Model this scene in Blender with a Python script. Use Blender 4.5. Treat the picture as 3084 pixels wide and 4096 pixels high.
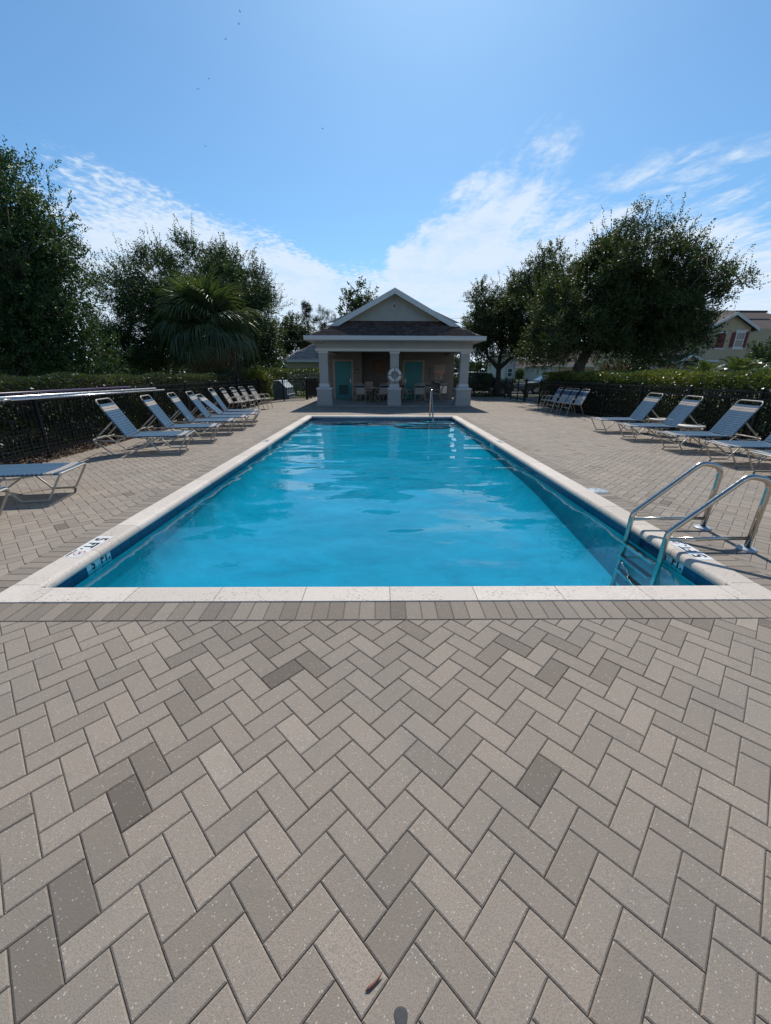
import bpy, bmesh, math, random
import numpy as np
from mathutils import Vector, Matrix, Quaternion

for _o in list(bpy.data.objects):
    bpy.data.objects.remove(_o, do_unlink=True)
SC = bpy.context.scene
COL = SC.collection
R = math.radians
random.seed(7)

# ------------------------------------------------------------------ camera
CAM_H = 1.464
PITCH, YAW, ROLL = R(19.4), R(0.8), R(0.22)
cam_d = bpy.data.cameras.new('camera')
cam = bpy.data.objects.new('camera', cam_d); COL.objects.link(cam)
cam_d.sensor_fit = 'VERTICAL'; cam_d.sensor_height = 36.0; cam_d.sensor_width = 27.1
cam_d.lens = 36.0 * 1581.0 / 4096.0
cam_d.clip_start = 0.05; cam_d.clip_end = 2500
fw = Vector((math.sin(YAW)*math.cos(PITCH), math.cos(YAW)*math.cos(PITCH), -math.sin(PITCH)))
rt0 = Vector((math.cos(YAW), -math.sin(YAW), 0))
up0 = rt0.cross(fw)
rt = math.cos(ROLL)*rt0 + math.sin(ROLL)*up0
up = -math.sin(ROLL)*rt0 + math.cos(ROLL)*up0
cam.matrix_world = Matrix(((rt.x, up.x, -fw.x, 0), (rt.y, up.y, -fw.y, 0), (rt.z, up.z, -fw.z, CAM_H), (0, 0, 0, 1)))
SC.camera = cam

# ------------------------------------------------------------------ light, sky, exposure
SUN_EL, SUN_AZ = R(50.0), R(6.5)          # azimuth measured from +Y towards +X
EXPOSURE = 0.12
sun_d = bpy.data.lights.new('sun', 'SUN'); sun_d.energy = 4.2; sun_d.angle = R(0.53); sun_d.color = (1.0, 0.95, 0.87)
sun = bpy.data.objects.new('sun', sun_d); COL.objects.link(sun)
to_sun = Vector((math.sin(SUN_AZ)*math.cos(SUN_EL), math.cos(SUN_AZ)*math.cos(SUN_EL), math.sin(SUN_EL)))
sun.rotation_euler = to_sun.to_track_quat('Z', 'Y').to_euler(); sun.location = to_sun*60

SC.view_settings.view_transform = 'Standard'; SC.view_settings.look = 'None'
SC.view_settings.exposure = EXPOSURE; SC.view_settings.gamma = 1.0; SC.view_settings.use_curve_mapping = False
SC.render.engine = 'CYCLES'
SC.cycles.use_denoising = True
try: SC.cycles.denoiser = 'OPENIMAGEDENOISE'
except Exception: pass
SC.cycles.max_bounces = 8; SC.cycles.diffuse_bounces = 3; SC.cycles.glossy_bounces = 4
SC.cycles.transparent_max_bounces = 16; SC.cycles.transmission_bounces = 6
SC.cycles.caustics_reflective = False; SC.cycles.caustics_refractive = False
SC.cycles.sample_clamp_indirect = 6.0


class NT:
    """small helper around a node tree"""
    def __init__(s, tree):
        s.t = tree; s.n = tree.nodes; s.l = tree.links
    def new(s, kind, **kw):
        nd = s.n.new(kind)
        for k, v in kw.items(): setattr(nd, k, v)
        return nd
    def link(s, a, b): s.l.new(a, b)
    def val(s, sock, v):
        if hasattr(v, 'is_output') and not isinstance(v, (int, float)): s.link(v, sock)
        else: sock.default_value = v
    def math(s, op, a, b=None, c=None, clamp=False):
        nd = s.new('ShaderNodeMath', operation=op); nd.use_clamp = clamp
        s.val(nd.inputs[0], a)
        if b is not None: s.val(nd.inputs[1], b)
        if c is not None: s.val(nd.inputs[2], c)
        return nd.outputs[0]
    def vmath(s, op, a, b=None):
        nd = s.new('ShaderNodeVectorMath', operation=op)
        s.val(nd.inputs[0], a)
        if b is not None: s.val(nd.inputs[1], b)
        return nd.outputs[0]
    def mapr(s, v, a, b, c, d, smooth=True):
        nd = s.new('ShaderNodeMapRange'); nd.interpolation_type = 'SMOOTHSTEP' if smooth else 'LINEAR'
        s.val(nd.inputs[0], v)
        for i, x in enumerate((a, b, c, d)): s.val(nd.inputs[i+1], x)
        return nd.outputs[0]
    def noise(s, vec, scale, detail=4, rough=0.5, dist=0.0):
        nd = s.new('ShaderNodeTexNoise')
        if vec is not None: s.link(vec, nd.inputs['Vector'])
        nd.inputs['Scale'].default_value = scale; nd.inputs['Detail'].default_value = detail
        nd.inputs['Roughness'].default_value = rough; nd.inputs['Distortion'].default_value = dist
        return nd.outputs['Fac']
    def mix(s, f, a, b, blend='MIX'):
        nd = s.new('ShaderNodeMix', data_type='RGBA', blend_type=blend)
        s.val(nd.inputs['Factor'], f); s.val(nd.inputs['A'], a); s.val(nd.inputs['B'], b)
        return nd.outputs['Result']
    def ramp(s, f, stops, interp='LINEAR'):
        nd = s.new('ShaderNodeValToRGB'); nd.color_ramp.interpolation = interp
        cr = nd.color_ramp
        while len(cr.elements) < len(stops): cr.elements.new(0.5)
        for e, (p, c) in zip(cr.elements, stops):
            e.position = p; e.color = (*c, 1) if len(c) == 3 else c
        s.link(f, nd.inputs[0]); return nd.outputs[0]
    def mapping(s, vec, scale=(1, 1, 1), rot=(0, 0, 0), loc=(0, 0, 0)):
        nd = s.new('ShaderNodeMapping'); s.link(vec, nd.inputs[0])
        nd.inputs['Scale'].default_value = scale; nd.inputs['Rotation'].default_value = rot; nd.inputs['Location'].default_value = loc
        return nd.outputs[0]
    def bump(s, h, strength=0.5, dist=0.01):
        nd = s.new('ShaderNodeBump'); s.link(h, nd.inputs['Height'])
        nd.inputs['Strength'].default_value = strength; nd.inputs['Distance'].default_value = dist
        return nd.outputs[0]


world = bpy.data.worlds.new('World'); SC.world = world; world.use_nodes = True
w = NT(world.node_tree); w.n.clear()
sky = w.new('ShaderNodeTexSky', sky_type='NISHITA')
sky.sun_disc = False; sky.sun_elevation = SUN_EL; sky.sun_rotation = SUN_AZ
sky.altitude = 0; sky.air_density = 1.0; sky.dust_density = 0.55; sky.ozone_density = 2.2
tc = w.new('ShaderNodeTexCoord')
sep = w.new('ShaderNodeSeparateXYZ'); w.link(tc.outputs['Generated'], sep.inputs[0])
dx, dy, dz = sep.outputs
zc = w.math('MAXIMUM', dz, 0.02)
pp = w.math('DIVIDE', dx, zc); qq = w.math('DIVIDE', w.math('ABSOLUTE', dy), zc)
comb = w.new('ShaderNodeCombineXYZ'); w.link(pp, comb.inputs[0]); w.link(qq, comb.inputs[1])
pv = comb.outputs[0]
wob = w.math('SUBTRACT', w.noise(pv, 1.6, 4, 0.55), 0.5)
wob2 = w.math('SUBTRACT', w.noise(w.mapping(pv, loc=(7, 3, 0)), 5.0, 4, 0.6), 0.5)
curve = w.new('ShaderNodeFloatCurve')
cpts = [(-4, 3.6), (-2.6, 3.3), (-2.0, 2.85), (-1.65, 2.6), (-1.45, 2.62), (-1.2, 3.2), (-0.7, 3.85), (-0.3, 4.75), (0.0, 4.6), (0.15, 3.55), (0.4, 3.1), (0.55, 2.5), (0.8, 2.4), (1.0, 2.85), (1.35, 3.15), (1.7, 2.95), (2.2, 2.95), (2.8, 3.2), (4, 3.6)]
cm = curve.mapping.curves[0]
while len(cm.points) < len(cpts): cm.points.new(0.5, 0.5)
for pt, (a, b) in zip(cm.points, cpts):
    pt.location = ((a+4)/8, b/6); pt.handle_type = 'AUTO'
curve.mapping.update()
w.link(w.math('MULTIPLY_ADD', w.math('ADD', pp, w.math('MULTIPLY', wob, 0.35)), 1/8, 0.5, clamp=True), curve.inputs['Value'])
edge = w.math('MULTIPLY', curve.outputs[0], 6.0)
dq = w.math('SUBTRACT', w.math('ADD', qq, w.math('ADD', w.math('MULTIPLY', wob, 0.9), w.math('MULTIPLY', wob2, 0.35))), edge)
cover = w.mapr(dq, -0.55, 1.5, 0.0, 1.0, False)
# streaks running away from the horizon, plus fine ripples
streak = w.noise(w.mapping(pv, scale=(1.0, 0.30, 1), rot=(0, 0, R(-30))), 4.5, 6, 0.62, 0.5)
ripple = w.noise(w.mapping(pv, scale=(1.0, 0.75, 1), rot=(0, 0, R(24))), 17.0, 3, 0.6, 0.3)
broad = w.noise(w.mapping(pv, loc=(3.1, 5.2, 0)), 1.3, 3, 0.5)
left = w.mapr(pp, -0.2, 0.25, 1.0, 0.0)
tex = w.math('ADD', w.math('MULTIPLY', streak, w.math('MULTIPLY_ADD', left, -0.35, 0.75)), w.math('MULTIPLY', ripple, w.math('MULTIPLY_ADD', left, 0.35, 0.25)))
lo = w.math('MULTIPLY_ADD', cover, -0.75, 0.60)
hi = w.math('MULTIPLY_ADD', cover, -0.55, 0.86)
dens = w.mapr(w.math('ADD', tex, w.math('MULTIPLY', w.math('SUBTRACT', broad, 0.5), 0.25)), lo, hi, 0.0, 1.0)
dens = w.math('MULTIPLY', dens, w.mapr(cover, 0.0, 0.25, 0.0, 1.0))
dens = w.math('MULTIPLY', dens, w.mapr(w.math('ADD', w.math('MULTIPLY', tex, 0.6), w.math('MULTIPLY', broad, 0.4)), 0.36, 0.56, 0.70, 1.0))
# a detached wisp of cirrus on the right
u_ = w.math('SUBTRACT', pp, 1.5); v_ = w.math('SUBTRACT', qq, 2.5)
a_ = w.math('ADD', w.math('MULTIPLY', u_, 0.80), w.math('MULTIPLY', v_, -0.60))
b_ = w.math('ADD', w.math('MULTIPLY', u_, 0.60), w.math('MULTIPLY', v_, 0.80))
rr = w.math('SQRT', w.math('ADD', w.math('POWER', w.math('DIVIDE', a_, 0.42), 2.0), w.math('POWER', w.math('DIVIDE', b_, 0.2), 2.0)))
wisp = w.math('MULTIPLY', w.mapr(w.math('ADD', rr, w.math('MULTIPLY', wob2, 2.2)), 1.3, 0.2, 0.0, 1.0), w.mapr(tex, 0.34, 0.62, 0.0, 0.9))
dens = w.math('MAXIMUM', dens, wisp)
haze_f = w.mapr(dz, 0.26, 0.0, 0.0, 0.55)
dens = w.math('MULTIPLY', dens, 0.93)
skyc = w.mix(haze_f, sky.outputs[0], (5.2, 5.4, 6.6, 1))
skyc = w.mix(1.0, skyc, (0.66, 0.98, 1.14, 1), 'MULTIPLY')
cloudc = (6.5, 7.5, 8.7, 1)
final = w.mix(dens, skyc, cloudc)
bg = w.new('ShaderNodeBackground'); bg.inputs['Strength'].default_value = 0.105
w.link(final, bg.inputs['Color'])
wo = w.new('ShaderNodeOutputWorld'); w.link(bg.outputs[0], wo.inputs['Surface'])

# ------------------------------------------------------------------ materials
MATS = {}
def mat(name):
    m = bpy.data.materials.new(name); m.use_nodes = True
    t = NT(m.node_tree); b = t.n['Principled BSDF']; MATS[name] = m
    return m, t, b
def P(b, **kw):
    for k, v in kw.items():
        b.inputs[k.replace('_', ' ')].default_value = v
def plain(name, col, rough=0.5, metal=0.0, spec=0.5, var=0.0, vscale=6.0, bump=0.0, bscale=60.0, var2=None):
    m, t, b = mat(name)
    P(b, Roughness=rough, Metallic=metal); b.inputs['Specular IOR Level'].default_value = spec
    co = t.new('ShaderNodeTexCoord').outputs['Object']
    if var > 0:
        n = t.noise(co, vscale, 5, 0.6)
        n2 = t.noise(co, vscale*9, 3, 0.6)
        f = t.math('ADD', t.math('MULTIPLY', n, 0.7), t.math('MULTIPLY', n2, 0.3))
        lo = tuple(c*(1-var) for c in col); hi = tuple(min(1, c*(1+var)) for c in col)
        t.link(t.ramp(f, [(0.3, lo), (0.7, hi)]), b.inputs['Base Color'])
        t.link(t.mapr(n2, 0.3, 0.7, max(0.03, rough-0.08), min(1, rough+0.1)), b.inputs['Roughness'])
    else:
        P(b, Base_Color=(*col, 1))
    if bump > 0:
        t.link(t.bump(t.noise(co, bscale, 4, 0.6), bump, 0.01), b.inputs['Normal'])
    return m

def paver_material():
    m, t, b = mat('concrete_paver')
    geo = t.new('ShaderNodeNewGeometry').outputs['Position']
    a1 = t.new('ShaderNodeAttribute', attribute_name='tone').outputs['Fac']
    a2 = t.new('ShaderNodeAttribute', attribute_name='tone', attribute_type='OBJECT').outputs['Fac']
    tone = t.math('ADD', a1, a2)
    base = t.ramp(tone, [(0.0, (0.125, 0.099, 0.078)), (0.3, (0.208, 0.168, 0.132)), (0.5, (0.268, 0.220, 0.176)), (0.8, (0.332, 0.272, 0.216)), (1.0, (0.39, 0.326, 0.262))])
    grain = t.noise(geo, 230, 4, 0.75)
    patch = t.noise(geo, 1.1, 5, 0.6)
    patch2 = t.noise(geo, 9.0, 4, 0.6)
    c = t.mix(t.mapr(grain, 0.40, 0.66, 0.0, 0.55), base, (0.13, 0.112, 0.092, 1))
    c = t.mix(t.mapr(patch, 0.42, 0.72, 0.0, 0.32), c, (0.19, 0.175, 0.155, 1))
    c = t.mix(t.mapr(patch2, 0.55, 0.78, 0.0, 0.28), c, (0.16, 0.15, 0.135, 1))
    vo = t.new('ShaderNodeTexVoronoi'); vo.inputs['Scale'].default_value = 105; t.link(geo, vo.inputs['Vector'])
    speck = t.math('MULTIPLY', t.math('LESS_THAN', vo.outputs['Distance'], 0.22), t.math('GREATER_THAN', t.noise(geo, 75, 2), 0.55))
    c = t.mix(t.math('MULTIPLY', speck, 0.55), c, (0.62, 0.57, 0.49, 1))
    t.link(c, b.inputs['Base Color']); P(b, Roughness=0.82); b.inputs['Specular IOR Level'].default_value = 0.35
    t.link(t.bump(t.math('ADD', grain, t.math('MULTIPLY', patch2, 0.6)), 0.55, 0.004), b.inputs['Normal'])
    return m
M_PAVER = paver_material()

def coping_material():
    m, t, b = mat('shell_stone_coping')
    geo = t.new('ShaderNodeNewGeometry').outputs['Position']
    a2 = t.new('ShaderNodeAttribute', attribute_name='tone', attribute_type='OBJECT').outputs['Fac']
    base = t.ramp(a2, [(0.0, (0.47, 0.405, 0.345)), (1.0, (0.60, 0.53, 0.46))])
    n1 = t.noise(geo, 6, 5, 0.6); n2 = t.noise(geo, 70, 3, 0.6)
    c = t.mix(t.mapr(n1, 0.35, 0.7, 0.0, 0.4), base, (0.50, 0.435, 0.37, 1))
    c = t.mix(t.mapr(n2, 0.5, 0.75, 0.0, 0.25), c, (0.36, 0.31, 0.26, 1))
    pit = t.noise(t.mapping(geo, scale=(1, 2.6, 1), rot=(0, 0, 0.35)), 42, 2, 0.5)
    pitm = t.math('MULTIPLY', t.mapr(pit, 0.61, 0.66, 0.0, 1.0), t.mapr(t.noise(geo, 3.0, 2), 0.38, 0.6, 0.25, 1.0))
    c = t.mix(t.math('MULTIPLY', pitm, 0.8), c, (0.17, 0.135, 0.10, 1))
    t.link(c, b.inputs['Base Color']); P(b, Roughness=0.7)
    h = t.math('SUBTRACT', t.math('MULTIPLY', n2, 0.3), pitm)
    t.link(t.bump(h, 0.5, 0.004), b.inputs['Normal'])
    return m
M_COPING = coping_material()

def water_material():
    m = bpy.data.materials.new('pool_water'); m.use_nodes = True; MATS['pool_water'] = m
    t = NT(m.node_tree); t.n.clear()
    geo = t.new('ShaderNodeNewGeometry').outputs['Position']
    v1 = t.noise(t.mapping(geo, scale=(0.5, 1.0, 1.0), rot=(0, 0, 0.12)), 1.25, 1, 0.4, 0.5)
    v2 = t.noise(t.mapping(geo, scale=(0.7, 1.0, 1.0), rot=(0, 0, -0.5)), 4.5, 2, 0.5, 0.4)
    v3 = t.noise(geo, 0.5, 1, 0.4)
    h = t.math('ADD', t.math('ADD', t.math('MULTIPLY', v1, 1.0), t.math('MULTIPLY', v2, 0.07)), t.math('MULTIPLY', v3, 1.2))
    nrm = t.bump(h, 1.0, 0.042)
    fr = t.new('ShaderNodeFresnel'); fr.inputs['IOR'].default_value = 1.333; t.link(nrm, fr.inputs['Normal'])
    tr = t.new('ShaderNodeBsdfTransparent'); tr.inputs['Color'].default_value = (0.08, 0.625, 0.81, 1)
    gl = t.new('ShaderNodeBsdfGlossy'); gl.inputs['Roughness'].default_value = 0.015; gl.inputs['Color'].default_value = (1, 1, 1, 1)
    t.link(nrm, gl.inputs['Normal'])
    mx = t.new('ShaderNodeMixShader'); t.link(fr.outputs[0], mx.inputs[0]); t.link(tr.outputs[0], mx.inputs[1]); t.link(gl.outputs[0], mx.inputs[2])
    va = t.new('ShaderNodeVolumeAbsorption'); va.inputs['Color'].default_value = (0.02, 0.72, 0.93, 1); va.inputs['Density'].default_value = 0.02
    o = t.new('ShaderNodeOutputMaterial'); t.link(mx.outputs[0], o.inputs['Surface']); t.link(va.outputs[0], o.inputs['Volume'])
    return m
M_WATER = water_material()

def plaster_material():
    m, t, b = mat('pool_plaster')
    geo = t.new('ShaderNodeNewGeometry').outputs['Position']
    n = t.noise(t.mapping(geo, scale=(0.5, 1, 1)), 2.2, 4, 0.6, 0.8)
    n2 = t.noise(t.mapping(geo, scale=(0.6, 1, 1)), 6, 3, 0.6, 0.8)
    c = t.ramp(t.math('ADD', t.math('MULTIPLY', n, 0.65), t.math('MULTIPLY', n2, 0.35)), [(0.32, (0.50, 0.57, 0.58)), (0.5, (0.66, 0.72, 0.71)), (0.68, (0.82, 0.85, 0.84))])  # stretched mottles paint caustic-like light patches into the plaster colour
    t.link(c, b.inputs['Base Color']); P(b, Roughness=1.0); b.inputs['Specular IOR Level'].default_value = 0.0
    return m
M_PLASTER = plaster_material()

def leaf_material(name, cols, trans=0.3, rough=0.45, spec=0.4, tcol=None):
    m = bpy.data.materials.new(name); m.use_nodes = True; MATS[name] = m
    t = NT(m.node_tree); b = t.n['Principled BSDF']; out = t.n['Material Output']
    tone = t.new('ShaderNodeAttribute', attribute_name='tone').outputs['Fac']
    k = len(cols)
    c = t.ramp(tone, [(i/(k-1), cc) for i, cc in enumerate(cols)])
    t.link(c, b.inputs['Base Color']); P(b, Roughness=rough); b.inputs['Specular IOR Level'].default_value = spec
    tl = t.new('ShaderNodeBsdfTranslucent')
    t.link(t.mix(1.0, c, tcol or (1.3, 1.25, 0.5, 1), 'MULTIPLY'), tl.inputs['Color'])
    mx = t.new('ShaderNodeMixShader'); mx.inputs[0].default_value = trans
    t.link(b.outputs[0], mx.inputs[1]); t.link(tl.outputs[0], mx.inputs[2]); t.link(mx.outputs[0], out.inputs['Surface'])
    return m
M_OAK = leaf_material('live_oak_leaf', [(0.024, 0.044, 0.018), (0.042, 0.07, 0.027), (0.062, 0.09, 0.034), (0.11, 0.10, 0.036)], 0.3, 0.5, 0.25)
M_ELM = leaf_material('elm_leaf', [(0.02, 0.046, 0.02), (0.034, 0.072, 0.027), (0.053, 0.098, 0.034), (0.09, 0.13, 0.04)], 0.25, 0.5, 0.25)
M_MYRTLE = leaf_material('small_tree_leaf', [(0.024, 0.048, 0.022), (0.04, 0.072, 0.032), (0.058, 0.096, 0.04), (0.095, 0.115, 0.05)], 0.28, 0.5, 0.25)
M_HEDGE = leaf_material('hedge_leaf', [(0.02, 0.035, 0.012), (0.035, 0.062, 0.018), (0.065, 0.10, 0.025), (0.15, 0.17, 0.03)], 0.3, 0.4, 0.5)
M_HEDGE_L = leaf_material('left_hedge_leaf', [(0.028, 0.04, 0.014), (0.04, 0.06, 0.02), (0.06, 0.085, 0.025), (0.12, 0.125, 0.045)], 0.25, 0.45, 0.4)
M_NEWLEAF = leaf_material('new_growth_leaf', [(0.08, 0.12, 0.02), (0.13, 0.17, 0.03), (0.19, 0.22, 0.04)], 0.4, 0.4, 0.4)
M_PALM = leaf_material('palm_leaf', [(0.035, 0.065, 0.026), (0.065, 0.105, 0.042), (0.10, 0.14, 0.06), (0.17, 0.16, 0.06)], 0.3, 0.35, 0.6)
M_DEADPALM = leaf_material('dry_palm_leaf', [(0.10, 0.075, 0.045), (0.15, 0.10, 0.05), (0.2, 0.13, 0.06)], 0.2, 0.7, 0.2, (1, 0.9, 0.7, 1))
M_PINE = leaf_material('pine_needle', [(0.025, 0.04, 0.025), (0.035, 0.055, 0.032), (0.05, 0.07, 0.04)], 0.15, 0.6, 0.2)
M_MOSS = leaf_material('hanging_moss', [(0.06, 0.06, 0.05), (0.10, 0.10, 0.085), (0.13, 0.125, 0.10)], 0.3, 0.8, 0.1, (1, 1, 0.8, 1))
M_WOODS = leaf_material('far_foliage', [(0.03, 0.05, 0.025), (0.045, 0.07, 0.035), (0.06, 0.085, 0.045)], 0.2, 0.7, 0.2)
M_GRASS = leaf_material('grass_blade', [(0.05, 0.085, 0.015), (0.08, 0.13, 0.02), (0.12, 0.17, 0.03)], 0.4, 0.5, 0.3)
M_BARK = plain('bark', (0.075, 0.06, 0.05), 0.9, var=0.45, vscale=7, bump=0.8, bscale=30)
M_TWIG = plain('dry_twig', (0.16, 0.13, 0.10), 0.9, var=0.3, vscale=20)
M_SAND = plain('joint_sand', (0.12, 0.10, 0.08), 0.95, var=0.35, vscale=30)
M_NAVY = plain('navy_glazed_tile', (0.012, 0.05, 0.12), 0.15, var=0.3, vscale=5)
M_WTILE = plain('white_glazed_tile', (0.72, 0.72, 0.70), 0.25, var=0.05, vscale=5)
M_TGROUT = plain('tile_grout', (0.35, 0.37, 0.36), 0.85)
M_NUM = plain('black_ceramic_ink', (0.012, 0.014, 0.03), 0.4)
M_RED = plain('red_print', (0.45, 0.03, 0.03), 0.5)
M_STEEL = plain('polished_stainless', (0.50, 0.46, 0.40), 0.2, 1.0, var=0.12, vscale=14)
M_STEEL2 = plain('brushed_stainless', (0.5, 0.49, 0.46), 0.38, 1.0, var=0.1, vscale=14)
M_ESC = plain('escutcheon_plastic', (0.36, 0.40, 0.43), 0.4, var=0.08)
M_FRAME = plain('beige_enamel_tube', (0.46, 0.41, 0.34), 0.35, var=0.10, vscale=9)
M_SBLUE = plain('blue_vinyl_strap', (0.055, 0.115, 0.185), 0.5, spec=0.15, var=0.16, vscale=7)
M_STAN = plain('tan_vinyl_strap', (0.40, 0.35, 0.31), 0.55, spec=0.1, var=0.10, vscale=7)
M_SWHITE = plain('white_vinyl_strap', (0.50, 0.48, 0.45), 0.55, spec=0.1, var=0.08, vscale=7)
M_SNAVY = plain('navy_vinyl_strap', (0.02, 0.035, 0.06), 0.45, var=0.1)
M_TABLE = plain('cream_fibreglass', (0.55, 0.50, 0.43), 0.5, var=0.08, vscale=5)
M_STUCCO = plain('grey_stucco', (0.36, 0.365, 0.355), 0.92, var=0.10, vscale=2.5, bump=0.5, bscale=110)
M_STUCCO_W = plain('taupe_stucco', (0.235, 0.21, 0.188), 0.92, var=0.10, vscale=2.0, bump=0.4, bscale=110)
M_TRIM = plain('pale_painted_trim', (0.54, 0.555, 0.56), 0.7, var=0.06, vscale=3)
M_CREAM = plain('cream_trim', (0.44, 0.375, 0.29), 0.75, var=0.06, vscale=3)
M_TEAL = plain('teal_door_paint', (0.006, 0.215, 0.24), 0.45, var=0.08, vscale=2)
M_TEALD = plain('louvre_dark', (0.012, 0.075, 0.085), 0.5)
M_SLAB = plain('concrete_slab', (0.34, 0.325, 0.30), 0.85, var=0.18, vscale=1.4, bump=0.2, bscale=80)
M_SIDEWALK = plain('pale_concrete', (0.42, 0.41, 0.38), 0.88, var=0.12, vscale=1.2)
M_ASPH = plain('asphalt', (0.055, 0.055, 0.056), 0.9, var=0.2, vscale=3)
M_BLACK = plain('black_powder_coat', (0.010, 0.010, 0.012), 0.42, var=0.15, vscale=5)
M_WIRE = plain('galvanised_wire', (0.10, 0.105, 0.10), 0.6, 0.5)
M_ALU = plain('aluminium_pole', (0.72, 0.74, 0.77), 0.32, 0.9, var=0.06, vscale=8)
M_PURPLE = plain('dark_purple_tube', (0.035, 0.02, 0.07), 0.4)
M_MULCH = leaf_material('bark_mulch_chip', [(0.055, 0.032, 0.02), (0.12, 0.07, 0.045), (0.2, 0.13, 0.085), (0.34, 0.25, 0.17)], 0.0, 0.9, 0.2)
M_SOIL = plain('dark_soil', (0.045, 0.03, 0.022), 0.95, var=0.4, vscale=9)
M_BOXG = plain('grey_painted_box', (0.16, 0.22, 0.27), 0.5, var=0.1, vscale=3)
M_BOXL = plain('pale_box_lid', (0.44, 0.50, 0.55), 0.45, var=0.08, vscale=3)
M_RING = plain('life_ring_foam', (0.62, 0.60, 0.55), 0.6, var=0.06)
M_RINGB = plain('blue_ring_band', (0.10, 0.22, 0.38), 0.6)
M_ROPE = plain('pale_rope', (0.5, 0.5, 0.47), 0.8)
M_SIGN = plain('cream_sign_sheet', (0.42, 0.33, 0.25), 0.6, var=0.1, vscale=3)
M_BOARD = plain('tan_notice_board', (0.24, 0.14, 0.085), 0.7, var=0.12, vscale=3)
M_INK = plain('sign_ink', (0.03, 0.028, 0.028), 0.6)
M_WHITEP = plain('white_plastic', (0.65, 0.65, 0.63), 0.4)
M_YWALL = plain('yellow_stucco', (0.40, 0.34, 0.235), 0.9, var=0.08, vscale=0.8)
M_BWALL = plain('beige_stucco', (0.46, 0.39, 0.29), 0.9, var=0.08, vscale=0.8)
M_PWALL = plain('pale_stucco', (0.38, 0.375, 0.35), 0.9, var=0.06, vscale=0.8)
M_GWALL = plain('taupe_house_stucco', (0.36, 0.32, 0.27), 0.9, var=0.06, vscale=0.8)
M_SHUT = plain('maroon_shutter', (0.13, 0.018, 0.022), 0.6, var=0.1, vscale=5)
M_GLASS = plain('dark_window_glass', (0.03, 0.045, 0.055), 0.06, spec=0.9)
M_CAR = plain('black_car_paint', (0.012, 0.012, 0.015), 0.12, spec=0.8)
M_CAR2 = plain('charcoal_car_paint', (0.03, 0.032, 0.036), 0.15, spec=0.8)
M_TYRE = plain('tyre_rubber', (0.012, 0.012, 0.012), 0.85)
M_RIM = plain('alloy_rim', (0.55, 0.55, 0.55), 0.3, 0.9)
M_LAMP = plain('lamp_plastic', (0.5, 0.5, 0.48), 0.2)
M_UBOX = plain('utility_brown', (0.12, 0.085, 0.055), 0.7, var=0.15)
M_LEAFDRY = plain('dry_fallen_leaf', (0.17, 0.055, 0.035), 0.6, var=0.3, vscale=40)
M_STAIN = plain('dark_gum_spot', (0.05, 0.05, 0.05), 0.8, var=0.3, vscale=90)
M_ORANGE = plain('orange_panel', (0.22, 0.07, 0.03), 0.6)

def shingle_material(name, cols):
    m, t, b = mat(name)
    tone = t.new('ShaderNodeAttribute', attribute_name='tone').outputs['Fac']
    k = len(cols)
    c = t.ramp(tone, [(i/(k-1), cc) for i, cc in enumerate(cols)])
    geo = t.new('ShaderNodeNewGeometry').outputs['Position']
    g = t.noise(geo, 160, 2, 0.7)
    c = t.mix(t.mapr(g, 0.3, 0.7, 0.0, 0.4), c, (0.03, 0.027, 0.025, 1))
    t.link(c, b.inputs['Base Color']); P(b, Roughness=0.95); b.inputs['Specular IOR Level'].default_value = 0.2
    return m
M_SHBROWN = shingle_material('brown_shingle', [(0.055, 0.04, 0.037), (0.085, 0.062, 0.056), (0.12, 0.09, 0.08)])
M_SHGREY = shingle_material('grey_shingle', [(0.19, 0.19, 0.19), (0.28, 0.28, 0.275), (0.36, 0.36, 0.355)])
M_ROOFB = plain('brown_roof', (0.062, 0.045, 0.040), 0.95, var=0.18, vscale=2.2, bump=0.4, bscale=8)

def lawn_material():
    m, t, b = mat('lawn')
    geo = t.new('ShaderNodeNewGeometry').outputs['Position']
    n = t.noise(geo, 0.35, 5, 0.6); n2 = t.noise(geo, 12, 4, 0.7)
    f = t.math('ADD', t.math('MULTIPLY', n, 0.5), t.math('MULTIPLY', n2, 0.5))
    t.link(t.ramp(f, [(0.3, (0.035, 0.055, 0.014)), (0.5, (0.06, 0.09, 0.02)), (0.7, (0.10, 0.115, 0.035))]), b.inputs['Base Color'])
    P(b, Roughness=0.95); t.link(t.bump(n2, 0.8, 0.05), b.inputs['Normal'])
    return m
M_LAWN = lawn_material()

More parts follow.
